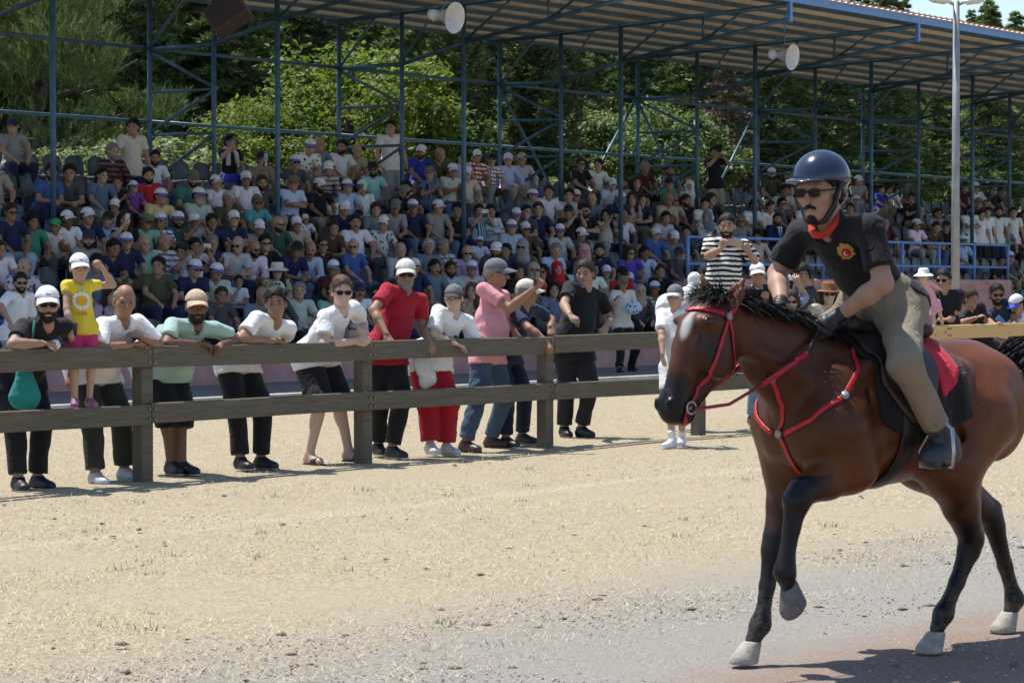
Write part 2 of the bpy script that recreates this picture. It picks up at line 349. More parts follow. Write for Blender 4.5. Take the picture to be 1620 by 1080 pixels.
n = 42; C = scatter(n, 6.5, 13.5); per = 18; P = np.repeat(C, per, 0)+NR.normal(0, .05, (n*per, 3))*[1, 1, 0]; a = NR.uniform(0, 6.28, n*per); el = NR.uniform(.3, 1.3, n*per); D = np.stack([np.cos(a)*np.cos(el), np.sin(a)*np.cos(el), np.sin(el)], 1); W = np.stack([-np.sin(a), np.cos(a), 0*a], 1)*.004; ln = NR.uniform(.02, .055, (n*per, 1)); V = np.stack([P-W, P+W, P+D*ln], 1).reshape(-1, 3)
plain('weed', (.26, .29, .15), .8, .4, 5, bmp=0); stuff(link('weeds', mesh_np('weeds', V, np.arange(3*n*per).reshape(-1, 3), False), 'weed'))

# clods thrown up by hooves
n = 240; P = np.concatenate([scatter(160, 4.2, 8.2), scatter(80, 8, 14)]); R3 = NR.uniform(.010, .035, (n, 1, 1))*NR.uniform(.5, 1.4, (n, 6, 1)); V = (P[:, None]+O6*R3*[1, 1, .6]).reshape(-1, 3); plain('clod', (.20, .145, .10), 1, .4, 20, bmp=.5, bscale=60)
stuff(link('clods', mesh_np('clods', V, (T8[None]+6*np.arange(n)[:, None, None]).reshape(-1, 3), False), 'clod'))

# paved walk in front of the stand, with its kerb
plain('asphalt', (.17, .165, .16), .9, .3, 3, bmp=.5, bscale=150); plain('concrete', (.42, .40, .37), .9, .25, 2.5, bmp=.4, bscale=60)
o = structure(MB().box((-20, 23.7, -.2), (130, 27.45, .012)).build('walkway', 'asphalt')); o.rotation_euler = (0, 0, RZ)
o = structure(MB().box((-20, 23.5, -.2), (130, 23.69, .07)).build('kerb', 'concrete', bevel=.01)); o.rotation_euler = (0, 0, RZ)

# hillside behind the stand and the far ridge
m, nt, b = nodes('hill')
hc = mixc(nt, ramp(nt, noise(nt, .25, 6, .7), [(.4, (0,)*3), (.65, (1,)*3)]), (.045, .06, .022), (.13, .155, .05))
hc = mixc(nt, ramp(nt, noise(nt, 2.5, 6, .8), [(.5, (0,)*3), (.7, (.6,)*3)]), hc, (.10, .08, .04))
L(nt, hc, b.inputs['Base Color']); b.inputs['Roughness'].default_value = 1; bump(nt, b, noise(nt, 6, 6, .8), 1, .3)
def hill_z(s, t):
    if t < 36: return 0.
    e = min(1., (t-36)/3.); z = 1.7*e+.175*(t-36)*(1+.0006*(t-36))
    return z+e*(.5*math.sin(s*.13+t*.07)+.35*math.sin(s*.31-t*.21))
hs = np.linspace(-60, 420, 120); ht = np.concatenate([np.linspace(36, 60, 20), np.linspace(64, 150, 24), [190]])
V = [(x, y, hill_z(x, y)-(.05 if y == 36 else 0) if y < 160 else 8) for y in ht for x in hs]; nx = len(hs)
Q = [(j*nx+i, j*nx+i+1, (j+1)*nx+i+1, (j+1)*nx+i) for j in range(len(ht)-1) for i in range(nx-1)]
o = structure(link('hillside', mesh_np('hillside', V, Q), 'hill')); o.rotation_euler = (0, 0, RZ)
plain('far_wood', (.055, .085, .035), 1, .5, .02, bmp=1, bscale=.12)
rx = np.linspace(-200, 1800, 90); V = []
for j, (yy, hh) in enumerate([(700, -1), (780, .35), (880, .8), (1000, 1), (1150, .5)]):
    for x in rx:
        z = 0 if hh < 0 else hh*(98+12*math.sin(x*.006+.5)+7*math.sin(x*.021)+5*NR.rand())
        V.append((x, yy, z))
Q = [(j*90+i, j*90+i+1, (j+1)*90+i+1, (j+1)*90+i) for j in range(4) for i in range(89)]
structure(link('far_hills', mesh_np('far_hills', V, Q), 'far_wood'))

# ------------------------------------------------------------------ fence of weathered planks
def wood(name, lo, hi, grey):
    m, nt, b = nodes(name); mp = N(nt, 'ShaderNodeMapping'); mp.inputs['Scale'].default_value = (1.2, 22, 22); tc = N(nt, 'ShaderNodeTexCoord'); oi = N(nt, 'ShaderNodeObjectInfo')
    ad = N(nt, 'ShaderNodeVectorMath', operation='ADD'); L(nt, tc.outputs['Object'], ad.inputs[0]); L(nt, oi.outputs['Random'], ad.inputs[1]); L(nt, ad.outputs[0], mp.inputs[0])
    gr = noise(nt, 3, 6, .7, vec=mp.outputs[0], dist=.5); c = ramp(nt, gr, [(.25, lo), (.6, hi)])
    c = mixc(nt, ramp(nt, noise(nt, 3.5, 5, .7), [(.45, (0,)*3), (.7, (.7,)*3)]), c, grey)
    L(nt, c, b.inputs['Base Color']); b.inputs['Roughness'].default_value = .85; bump(nt, b, gr, .6, .006)
wood('old_wood', (.055, .045, .032), (.145, .125, .09), (.10, .095, .07)); wood('new_wood', (.50, .30, .10), (.66, .44, .19), (.58, .40, .18))
P1 = 13.52; SPN = 2.62
fr = thing('fence', 'long weathered grey plank fence with two rails along the race track', 'fence', ST(P1, FT, 0), RZ)
def rail(s0, s1, z0, z1, t0, t1, mat, par, tilt=0.):
    mb = MB(); nseg = 14; ring = []
    for i in range(nseg+1):
        f = i/nseg; s = s0+(s1-s0)*f; dz = .003*math.sin(s*1.7+z0*9)+tilt*(f-.5); dt = .005*math.sin(s*2.3+z0*5)
        e = .008
        ring.append([(s, t0+dt, z0+dz+e), (s, t0+dt, z1+dz-e), (s, t0+dt+e, z1+dz), (s, t1+dt-e, z1+dz), (s, t1+dt, z1+dz-e), (s, t1+dt, z0+dz+e), (s, t1+dt-e, z0+dz), (s, t0+dt+e, z0+dz)])
    vs = [p for r in ring for p in r]; fs = []
    for i in range(nseg):
        for k in range(8): k2 = (k+1) % 8; fs.append((i*8+k, i*8+k2, (i+1)*8+k2, (i+1)*8+k))
    fs += [tuple(range(8))[::-1], tuple(nseg*8+k for k in range(8))]
    return mb.add(vs, fs).build('rail', mat, par)
for k in range(-3, 7):
    s = k*SPN; h = 1.085+.012*math.sin(k*2.2)
    mb = MB(); mb.box((s-.062, 0, -.3), (s+.062, .115, h-.006)); mb.build('post', 'old_wood', fr, bevel=.008)
for k0, k1, mat in ((-3, -2, 'old_wood'), (-2, 0, 'old_wood'), (0, 2, 'old_wood'), (2, 4, 'old_wood'), (4, 6, 'new_wood')):
    a, bb = k0*SPN+.004, k1*SPN-.004; j = .006*((k0*7) % 3-1)
    rail(a, bb, .915+j, 1.083+j, -.05, -.003, mat, fr, .008*((k0 % 4)-1)); rail(a, bb, .465-j, .625-j, -.05, -.003, mat, fr, -.006)

plain('bolt', (.22, .17, .13), .6, .4, 30, metal=.6, bmp=.2); BOLT = MB().tube([(0, -.012, 0), (0, .01, 0)], .012, 6).mesh('bolt')
for k in range(-3, 7):
    for z in (.955, 1.035, .505, .585):
        for d in (-.03, .03): link('bolt', BOLT, 'bolt', fr, loc=(k*SPN+d, -.05, z))
# ------------------------------------------------------------------ covered grandstand
plain('steel_blue', (.045, .115, .18), .42, .3, 6, metal=.15, bmp=.06, spec=.5); plain('rail_blue', (.11, .24, .52), .4, .15, 6, bmp=.05, spec=.5)
plain('pink_paint', (.50, .27, .25), .9, .22, 2.2, bmp=.3, bscale=25); plain('roof_sheet', (.84, .72, .60), .6, .15, 1.2, metal=0, bmp=.1); plain('roof_top', (.40, .17, .10), .7, .25, 3, bmp=.1)
plain('tread', (.16, .15, .14), .95, .35, 2.5, bmp=.4, bscale=60)
TR, TM, TF, TT = 34.1, 32.4, 30.8, 26.6                # rear, middle and front column lines, roof tip
S0, BAY = 32.1, 5.25
ROWT = [28.3+.743*k for k in range(8)]; ROWZ = [.2+.409*k for k in range(8)]
gs = thing('grandstand', 'long open grandstand with blue steel frame, stepped rows and corrugated roof', 'grandstand', ST(S0, 27.4, 0), RZ)
OS, OT = S0, 27.4
def gp(s, t, z): return (s-OS, t-OT, z)
SA, SB = 16., 110.
for k in range(8):
    z0 = ROWZ[k-1] if k else -.2
    MB().box(gp(SA, ROWT[k]-.37, z0), gp(SB, 35.2, ROWZ[k])).build('step', 'tread', gs, bevel=.01)
s_w = to_st(px_t(1088, 400, 27.5))[0]; s_e = to_st(px_t(1594, 400, 27.5))[0]
MB().box(gp(SA, 27.45, -.2), gp(s_w-.003, 27.62, .62)).build('front_wall', 'pink_paint', gs, bevel=.01)
MB().box(gp(s_w, 27.40, -.2), gp(s_e, 27.60, 1.68)).build('parapet_wall', 'pink_paint', gs, bevel=.01)
MB().box(gp(s_e+.003, 27.45, -.2), gp(SB, 27.62, .62)).build('front_wall', 'pink_paint', gs, bevel=.01)
def bar(a, b2, r, name='brace', mat='steel_blue', n=8, par=None): return MB().tube([gp(*a), gp(*b2)], r, n).build(name, mat, par or gs, smooth=n > 5)
def zt(t): return 6.98+(34.6-t)*.038                   # underside of the roof purlins
NF = 11
for i in range(-2, NF):
    s = S0+BAY*i
    bar((s, TR, ROWZ[7]-.3), (s, TR, zt(TR)-.03), .05, 'column'); bar((s, TM, ROWZ[5]), (s, TM, zt(TM)-.03), .048, 'column'); bar((s, TF, ROWZ[3]), (s, TF, zt(TF)-.03), .052, 'column')
    if i > 7: continue
    zb = [(TR, 5.97), (TM, 5.97), (TF, 6.30), (TT+.05, zt(TT)-.36)]
    for (t0, z0), (t1, z1) in zip(zb[:-1], zb[1:]): bar((s, t0, z0), (s, t1, z1), .042, 'bottom_chord')
    bar((s, TR+.4, zt(TR+.4)-.07), (s, TT, zt(TT)-.07), .05, 'top_chord'); bar((s, TT, zt(TT)-.42), (s, TT, zt(TT)+.02), .06, 'tip_post', 'rail_blue', 4)
    tm2 = (TF+TT)/2; zm2 = (6.30+zt(TT)-.36)/2
    bar((s, TR, 5.97), (s, 33.1, zt(33.1)-.08), .028); bar((s, TM, 6.0), (s, 31.5, zt(31.5)-.08), .028); bar((s, TF, 6.33), (s, tm2+.8, zt(tm2)-.08), .028)
    bar((s, tm2, zm2), (s, tm2, zt(tm2)-.08), .028); bar((s, tm2, zm2), (s, tm2-1, zt(tm2-1)-.08), .028)
    zz = [(TR, 5.93), (TM, 5.16), (TR, 4.38), (TM, 4.36), (TR, 3.45)]
    bar((s, TR, 5.93), (s, TM, 5.18), .03); bar((s, TR, 5.17), (s, TM, 5.15), .03); bar((s, TM, 5.12), (s, TR, 4.42), .03); bar((s, TR, 4.37), (s, TM, 4.35), .03); bar((s, TM, 4.32), (s, TR, 3.5), .03)
for i in range(-2, 8):
    s = S0+BAY*i
    for z in (5.99, 4.62): bar((s+.05, TR, z), (s+BAY-.05, TR, z), .036, 'rail')
    if i in (2, 3):
        bar((s+.05, TR+.05, 5.93), (s+BAY/2-.1, TR+.05, 3.1), .036); bar((s+BAY-.05, TR+.05, 5.93), (s+BAY/2+.1, TR+.05, 3.1), .036)
# roof: purlins and corrugated sheets
roof = link('roof', MB().box(gp(SA, TT-.04, zt(TT)-.02), gp(SB, TT+.03, zt(TT)+.16)).mesh('roof'), 'rail_blue', gs)   # fascia beam carries the name of the part
nP = 10
for k in range(nP):
    t = TT+.55+(34.5-TT-.55)*k/(nP-1); bar((SA, t, zt(t)+.07), (SB, t, zt(t)+.07), .05, 'purlin', n=4, par=roof)
def sheet(s0, wd):
    prof = []; pitch = .25
    for q in range(4): x = q*pitch; prof += [(x, 0), (x+.13, 0), (x+.16, .038), (x+.22, .038)]
    prof.append((wd, 0)); mb = MB(); vs = []
    for t in (TT-.12, 34.75):
        for x, z in prof: vs.append(gp(s0+x, t, zt(t)+.125+z))
    n = len(prof); vs += [(p[0], p[1], p[2]+.006) for p in vs]
    fs = [(i+1, i, n+i, n+i+1) for i in range(n-1)]+[(2*n+i, 2*n+i+1, 3*n+i+1, 3*n+i) for i in range(n-1)]+[(i, i+1, 2*n+i+1, 2*n+i) for i in range(n-1)]
    mb.add(vs, fs); return mb
me = sheet(SA, 1.0).mesh('sheet'); SHN = int(SB-SA)
for k in range(SHN):
    link('sheet', me, 'roof_sheet', roof, loc=(k*1.0, 0, 0))
capm = MB()
for k in range(int((SB-SA)*4)): x = SA+k*.25; capm.box(gp(x+.15, TT-.125, zt(TT)+.172), gp(x+.23, TT+.5, zt(TT)+.192))
stuff(capm.build('ridge_trim', 'roof_top', roof))
# blue railing on the parapet
rl = thing('railing', 'blue painted tube railing on top of the pink parapet wall', 'railing', ST(s_w, 27.5, 1.68), RZ)
LN = s_e-s_w
for z in (.83, .30): MB().tube([(0, 0, z), (LN, 0, z)], .032, 8).build('rail', 'rail_blue', rl, smooth=True)
npst = 8
for k in range(npst+1): MB().tube([(LN*k/npst, 0, 0), (LN*k/npst, 0, .86)], .036, 8).build('post', 'rail_blue', rl, smooth=True)

# ------------------------------------------------------------------ lamp post, horn speakers, box speaker
plain('galvanised', (.30, .31, .31), .5, .2, 5, metal=.3, bmp=.08); plain('horn_white', (.62, .62, .60), .45, .12, 6, bmp=.05); plain('box_brown', (.045, .028, .018), .6, .4, 8, bmp=.2)
plain('lens', (.55, .52, .45), .25, .1, 5, bmp=0)
p = px_y(1511, 450, 40.); lp = thing('lamp_post', 'tall grey metal lamp post with two flat lamp heads behind the fence', 'lamp post', (p[0], p[1], 0))
MB().tube([(0, 0, 0), (0, 0, 3), (0, 0, 6.15)], [.075, .064, .052], 12).build('pole', 'galvanised', lp, smooth=True)
MB().tube([(0, 0, 0), (0, 0, .03), (0, 0, .06)], [.16, .16, .09], 12).build('base_flange', 'galvanised', lp)
for sg in (-1, 1):
    d = np.array([.97*sg, .2*sg, 0]); h = MB(); h.tube([d*.02+[0, 0, 6.08], d*.12+[0, 0, 6.13]], .025, 8); h.build('arm', 'galvanised', lp, smooth=True)
    h = MB().tube([d*.1+[0, 0, 6.13], d*.2+[0, 0, 6.145], d*.42+[0, 0, 6.165], d*.47+[0, 0, 6.17]], [.05, .10, .09, .04], 12, flat=((0, 0, 1), .42)); hd = h.build('lamp_head', 'horn_white', lp, smooth=True)
    MB().tube([d*.2+[0, 0, 6.112], d*.4+[0, 0, 6.135]], [.07, .06], 10, flat=((0, 0, 1), .3)).build('lens', 'lens', hd, smooth=True)
for fi, label, (hx, hy) in ((1, 'white horn loudspeaker hung under the roof tip beside two empty bays', (706, 28)), (3, 'white horn loudspeaker on a long thin rod under the roof edge by the lamp post', (1240, 90))):
    s = S0+BAY*fi; c = px_t(hx, hy, TT+.02); root = thing('horn_loudspeaker', label, 'loudspeaker', c, 0, 'horn loudspeakers under the roof')
    c = c*1.; R = Vector((.74, -.56, -.15)).to_track_quat('Z', 'Y').to_matrix().to_4x4() @ Matrix.Scale(1.1, 4)
    h = MB().lathe([(.07, -.32), (.085, -.31), (.085, -.22), (.045, -.2), (.05, -.14), (.10, -.02), (.17, .10), (.235, .17), (.24, .175), (.225, .165), (.16, .09), (.09, -.02), (.035, -.1), (0, -.1)], 28, R)
    h.add([tuple(R @ Vector((.07*math.cos(a*.5236), .07*math.sin(a*.5236), -.32))) for a in range(12)], [tuple(range(12))[::-1]])
    h.build('horn', 'horn_white', root, smooth=True)
    MB().tube([tuple(R @ Vector((0, .11, -.25))), (0, 0, .22), tuple(R @ Vector((0, -.11, -.25)))], .012, 6).build('bracket', 'galvanised', root)
    top = zt(TT)-.3-c[2]
    if top > .25: MB().tube([(0, 0, .2), (0, 0, top)], .012, 6).build('hanging_rod', 'steel_blue', root)
    else: MB().tube([(0, 0, .15), (0, 0, .55)], .012, 6).build('hanging_rod', 'steel_blue', root)
c = px_t(362, 24, TT+.1); root = thing('box_loudspeaker', 'dark brown box loudspeaker hung tilted under the roof', 'loudspeaker', c)
M = Matrix.Rotation(-.62, 4, Vector((-.2, 1, 0)).normalized()) @ Matrix.Rotation(-.45, 4, 'X')
MB().box((-.30, -.19, -.21), (.30, .19, .21), M).build('cabinet', 'box_brown', root, bevel=.012)
g = MB().box((-.27, -.205, -.18), (.27, -.192, .18), M).build('grille', plain('grille', (.03, .02, .015), .8, .5, 60, bmp=.5, bscale=200), root)
MB().tube([(0, 0, .2), (0, 0, .62)], .015, 6).build('hanging_rod', 'steel_blue', root)
# ------------------------------------------------------------------ trees and shrubs
def leafmat(name, c1, c2, trans=.35, rough=.55):
    m, nt, b = nodes(name); ge = N(nt, 'ShaderNodeNewGeometry'); c = ramp(nt, ge.outputs['Random Per Island'], [(0, c1), (1, c2)])
    oi = N(nt, 'ShaderNodeObjectInfo'); hs = N(nt, 'ShaderNodeHueSaturation'); mr = N(nt, 'ShaderNodeMapRange', i_3=.75, i_4=1.2); L(nt, oi.outputs['Random'], mr.inputs[0]); L(nt, mr.outputs[0], hs.inputs['Value']); L(nt, c, hs.inputs['Color']); c = hs.outputs[0]
    L(nt, c, b.inputs['Base Color']); b.inputs['Roughness'].default_value = rough; b.inputs['Specular IOR Level'].default_value = .35
    tr = N(nt, 'ShaderNodeBsdfTranslucent'); L(nt, mixc(nt, 1., c, (1., 1.05, .45), 'MULTIPLY'), tr.inputs[0]); mx = N(nt, 'ShaderNodeMixShader'); mx.inputs[0].default_value = trans
    L(nt, b.outputs[0], mx.inputs[1]); L(nt, tr.outputs[0], mx.inputs[2]); L(nt, mx.outputs[0], nt.nodes['Material Output'].inputs[0])
leafmat('leaf_light', (.10, .155, .03), (.27, .335, .08), .46); leafmat('leaf_mid', (.055, .10, .028), (.24, .30, .12), .35); leafmat('leaf_grey', (.14, .19, .08), (.32, .38, .19), .35)
leafmat('needle_pine', (.06, .10, .035), (.24, .30, .12), .3); leafmat('needle_dark', (.065, .10, .04), (.18, .235, .09), .3); leafmat('needle_mid', (.085, .13, .05), (.24, .30, .12), .32); leafmat('twig_dead', (.14, .10, .075), (.26, .20, .16), .1)
plain('bark', (.10, .075, .055), .95, .4, 6, bmp=.8, bscale=25)
def leaves(centres, size, up, rnd, asp=.55, bend=.25):
    "folded leaf blades, two triangles each: centres (n,3), outward normals up (n,3)"
    n = len(centres); sz = size*rnd.uniform(.6, 1.3, (n, 1)); a = rnd.normal(size=(n, 3)); nn = up+.75*rnd.normal(size=(n, 3)); nn /= np.linalg.norm(nn, axis=1)[:, None]
    d = a-nn*(a*nn).sum(1)[:, None]; d /= np.linalg.norm(d, axis=1)[:, None]; e = np.cross(nn, d)
    v = np.stack([centres-d*sz, centres+e*sz*asp-nn*sz*bend, centres+d*sz, centres-e*sz*asp-nn*sz*bend], 1).reshape(-1, 3); i = np.arange(n)*4
    return v, np.concatenate([np.stack([i, i+1, i+2], 1), np.stack([i, i+2, i+3], 1)])
def needles(base, dirs, length, wd, rnd):
    n = len(base); s = rnd.normal(size=(n, 3)); s = np.cross(dirs, s); s /= np.linalg.norm(s, axis=1)[:, None]+1e-9; ln = length*rnd.uniform(.6, 1.25, (n, 1))
    v = np.stack([base-s*wd, base+s*wd, base+dirs*ln], 1).reshape(-1, 3); i = np.arange(n)*3; return v, np.stack([i, i+1, i+2], 1)
def limbs(mb, rnd, h, r, nlimb, spread, z0=.35):
    mb.tube([(0, 0, -.4), (.05*h*.1, .02, h*.3), (-.02*h, .03*h, h*.65), (0, 0, h*.95)], [r*1.25, r, r*.6, r*.12], 8)
    for i in range(nlimb):
        a = i*2.4+rnd.rand(); z = h*(z0+(.9-z0)*i/nlimb); q = spread*(1-.55*i/nlimb); e = np.array([math.cos(a)*q, math.sin(a)*q, z+q*.45])
        mb.tube([(0, 0, z), e*.5+np.array([0, 0, z*.47]), e], [r*.45*(1-.5*i/nlimb), r*.25, r*.06], 6)
def broadleaf(seed, h, rad, nl, size, squash=.9, gaps=26):
    rnd = np.random.RandomState(seed); mb = MB(); limbs(mb, rnd, h*.85, .05*h**.8, 9, rad*.75); cl = []
    for k in range(gaps*3):
        d = rnd.normal(size=3); d /= np.linalg.norm(d); q = rnd.uniform(.45, 1)**.6; c = d*q*rad*np.array([1, 1, squash*h/(2*rad)*.8]); c[2] += h*.56
        if c[2] > h*.12: cl.append((c, rnd.uniform(.16, .36)*rad))
    P, U = [], []; per = nl//len(cl)
    for c, r in cl:
        d = rnd.normal(size=(per, 3)); d /= np.linalg.norm(d, axis=1)[:, None]; d[:, 2] *= .75; P.append(c+d*r*rnd.uniform(.35, 1.05, (per, 1))); U.append(d*.6+np.array([0, 0, .8]))
    return mb, leaves(np.concatenate(P), size, np.concatenate(U), rnd)
def conifer(seed, h, rad, nl, size, cone=1., droop=.15, ztop=.06):
    "layered branches carrying needle sprays"
    rnd = np.random.RandomState(seed); mb = MB(); mb.tube([(0, 0, -.4), (0, 0, h*.5), (0, 0, h)], [.022*h, .014*h, .002*h], 8); B, D = [], []
    nb = int(h*9); per = nl//nb
    for i in range(nb):
        f = (i+rnd.rand())/nb; z = h*(ztop+(1-ztop)*f); ln = rad*(1-f)**cone*rnd.uniform(.65, 1.15)+.12; a = i*2.399+rnd.rand()*.6; e = np.array([math.cos(a), math.sin(a), 0])
        tip = e*ln+np.array([0, 0, -droop*ln+.12*ln]); q = rnd.rand(per, 1)**.65; c = np.array([0, 0, z])+tip*q-np.array([0, 0, droop])*q*q*ln
        sd = np.cross(e, [0, 0, 1]); c = c+sd*rnd.normal(size=(per, 1))*ln*.17*(1.15-q)+rnd.normal(size=(per, 3))*.06*ln*np.array([1, 1, .6]); B.append(c)
        D.append(e*.8+sd*rnd.normal(size=(per, 1))*.8+np.array([0, 0, .25])+rnd.normal(size=(per, 3))*.35)
        if f < .9: mb.tube([(0, 0, z), tuple(np.array([0, 0, z])+tip*.9)], [.006*h*(1-f)+.008, .005], 5)
    B = np.concatenate(B); D = np.concatenate(D); D /= np.linalg.norm(D, axis=1)[:, None]; return mb, needles(B, D, size, size*.2, rnd)
def pine(seed, h, rad, ntuft):
    "open pine: upturned brushes of long needles at the branch ends"
    rnd = np.random.RandomState(seed); mb = MB(); limbs(mb, rnd, h, .03*h, 16, rad*.8, .2); B, D = [], []
    cl = []
    for k in range(64):
        a = rnd.uniform(0, 6.28); f = rnd.rand(); q = rad*(1-.55*f)*rnd.uniform(.5, 1); cl.append((np.array([math.cos(a)*q, math.sin(a)*q, h*(.12+.86*f)]), rnd.uniform(.55, 1.05)))
    for k in range(ntuft):
        c, r = cl[rnd.randint(len(cl))]; d = rnd.normal(size=3); d /= np.linalg.norm(d); d[2] = d[2]*.55; p = c+d*r*rnd.uniform(.6, 1.1)
        ax = np.array([d[0]*.5, d[1]*.5, .9])+rnd.normal(size=3)*.2; ax /= np.linalg.norm(ax); n = 13; q = rnd.rand(n, 1); B.append(p+ax*q*.34); dd = ax+rnd.normal(size=(n, 3))*.33; D.append(dd/np.linalg.norm(dd, axis=1)[:, None])
    return mb, needles(np.concatenate(B), np.concatenate(D), .24, .011, rnd)
TREES = {}
def proto(key, gen, lm, smooth=False):
    mb, (V, T) = gen; TREES[key] = (mb.mesh('trunk', True), mesh_np('crown', V, T, False), lm)
def plant(key, name, label, cat, group, x, t, z=None, sc=1., rz=0., y=None, crown='crown', trunk='trunk', wide=1.):
    "x is the photograph column the trunk stands in, t its depth"
    p = px_t(x, 450, t); s, _ = to_st(p); zz = hill_z(s, t)-.1 if z is None else z
    tk, cr, lm = TREES[key]; r = thing(name, label, cat, (p[0], p[1], zz), rz, group); r.scale = (sc*wide, sc*wide, sc)
    link(trunk, tk, 'bark', r); link(crown, cr, lm, r); return r
proto('light', broadleaf(1, 5.6, 3.4, 15000, .10, gaps=30), 'leaf_light'); proto('mid', broadleaf(2, 6.2, 2.7, 14000, .12, gaps=30), 'leaf_mid'); proto('mid2', broadleaf(5, 5.2, 2.2, 11000, .11, gaps=24), 'leaf_mid')
proto('shrub', broadleaf(3, 2.2, 1.5, 5200, .085, gaps=14), 'leaf_grey'); proto('shrub2', broadleaf(4, 1.8, 1.2, 4000, .07, gaps=14), 'leaf_light')
proto('fir', conifer(6, 10., 2.6, 16000, .26), 'needle_dark'); proto('fir2', conifer(7, 11., 3.0, 18000, .26, .8, .22), 'needle_mid'); proto('fir3', conifer(8, 8.5, 2.2, 13000, .24, 1.1, .05), 'needle_dark')
proto('cypress', conifer(9, 9., 1.05, 26000, .17, .45, -.75), 'needle_dark'); proto('pine', pine(10, 9.5, 4.0, 6500), 'needle_pine'); proto('dead', conifer(12, 6.5, 1.7, 5000, .22, .8, .1), 'twig_dead')
# trees that stand out, at their places
plant('pine', 'pine_tree', 'broad pine with pale upturned needle tips at the left end of the stand', 'tree', None, 70, 44, z=.6, sc=1.0)
plant('pine', 'pine_tree', 'dark pine rising behind the broad pale-tipped pine', 'tree', None, 215, 52, z=1.2, sc=1.15, rz=2.)
plant('light', 'walnut_tree', 'sunlit light green leafy tree behind the seats, between pine and cypress', 'tree', None, 560, 43.5, sc=.92, rz=.4)
plant('light', 'walnut_tree', 'light green leafy tree beside the pine, touching the bigger light green tree', 'tree', None, 420, 44, sc=.62, rz=2.1)
plant('cypress', 'cypress_tree', 'dark slim cypress right behind the light green leafy tree', 'tree', None, 722, 42, z=1.4, sc=1.0)
plant('cypress', 'cypress_tree', 'dark broad cypress standing between two glossy leafy trees', 'tree', None, 845, 41.5, z=1.4, sc=.95, rz=1.7, wide=1.25)
plant('mid2', 'chestnut_tree', 'small glossy green leafy tree between the two cypresses', 'tree', None, 782, 43.5, sc=.66, rz=1.)
plant('mid', 'chestnut_tree', 'large glossy green tree with pale lit upper leaves beside the broad cypress', 'tree', None, 990, 43, sc=.80, rz=.3)
plant('mid2', 'chestnut_tree', 'glossy green tree beside the dead brown tree', 'tree', None, 1070, 46, sc=.95, rz=3.)
plant('dead', 'dead_tree', 'bare brown dead conifer behind the standing photographer', 'tree', None, 1150, 47, sc=1.0)
plant('fir2', 'cedar_tree', 'mid green cedar with layered branches right of the dead tree', 'tree', None, 1235, 50, sc=.75, rz=.5)
plant('fir2', 'cedar_tree', 'tall mid green cedar with spreading branches behind the rider', 'tree', None, 1400, 52, sc=.95, rz=2.5)
plant('fir2', 'cedar_tree', 'mid green cedar behind the lamp post', 'tree', None, 1560, 52, sc=.9, rz=4.1)
for i, (x, t, sc, k) in enumerate([(190, 39.5, .9, 'shrub'), (250, 40, 1.05, 'shrub'), (310, 39.2, .95, 'shrub'), (385, 39.6, .8, 'shrub'), (130, 41, .8, 'shrub'), (450, 39, .7, 'shrub2'), (700, 39.5, .8, 'shrub2'), (760, 39.8, .9, 'shrub2'), (860, 39.2, .85, 'shrub'), (925, 39.6, .8, 'shrub2'), (1000, 39.4, .8, 'shrub'), (1040, 40, .8, 'shrub2'), (1190, 39.5, .9, 'shrub2'), (1225, 40, 1., 'shrub2'), (1400, 40, .5, 'shrub2'), (1455, 40, .6, 'shrub2'), (1495, 40.5, .6, 'shrub2'), (1560, 40, .6, 'shrub2'), (620, 39.5, .8, 'shrub2'), (540, 39, .7, 'shrub')]):
    lab = 'pale grey green leafy shrub behind the top row of seats' if k == 'shrub' else 'low bright green shrub behind the top row of seats'
    plant(k, 'shrub', lab, 'shrub', 'grey green shrubs behind the stand' if k == 'shrub' else 'bright green shrubs behind the stand', x, t, sc=sc, rz=i*1.3, crown='foliage', trunk='stem')
rr = random.Random(3)
def slope(t): return 'low on the slope behind the stand' if t < 60 else 'halfway up the wooded hillside' if t < 85 else 'high on the wooded hillside'
FL = {'fir': ('dark green fir on the wooded hillside behind the stand', 'dark firs on the hillside'), 'fir2': ('mid green cedar on the wooded hillside behind the stand', 'cedars on the hillside'), 'fir3': ('short dark fir on the wooded hillside behind the stand', 'short dark firs on the hillside'), 'mid': ('round leafy green tree on the wooded hillside behind the stand', 'leafy trees on the hillside')}
for t in (50, 56, 63, 71, 80, 90, 101, 113):
    wpx = 62*62/t; x = -60+rr.uniform(0, 40)
    while x < 1700:
        k = rr.choice(['fir', 'fir', 'fir2', 'fir3', 'fir', 'mid'])
        if not (t < 55 and (k == 'mid')): plant(k, 'fir_tree' if k in ('fir', 'fir3') else 'cedar_tree' if k == 'fir2' else 'leafy_tree', FL[k][0].replace('on the wooded hillside behind the stand', slope(t)), 'tree', FL[k][1]+', '+slope(t), x, t+rr.uniform(-2.5, 2.5), sc=rr.uniform(.72, 1.05)*(.78 if k == 'mid' else 1), rz=rr.uniform(0, 6))
        x += wpx*rr.uniform(.75, 1.35)*(1.5 if t > 75 else 1.15)

for i, x in enumerate((1300, 1345, 1372, 1405, 1440, 1482, 1535, 1575, 1612, 1640)):
    k = ('fir2', 'fir', 'mid')[i % 3]; plant(k, {'fir2': 'cedar_tree', 'fir': 'fir_tree', 'mid': 'leafy_tree'}[k], 'tall '+FL[k][0], 'tree', 'tall '+FL[k][1], x, 124+(i*7) % 12, sc=1.05+.25*((i*5) % 4)/3, rz=i)
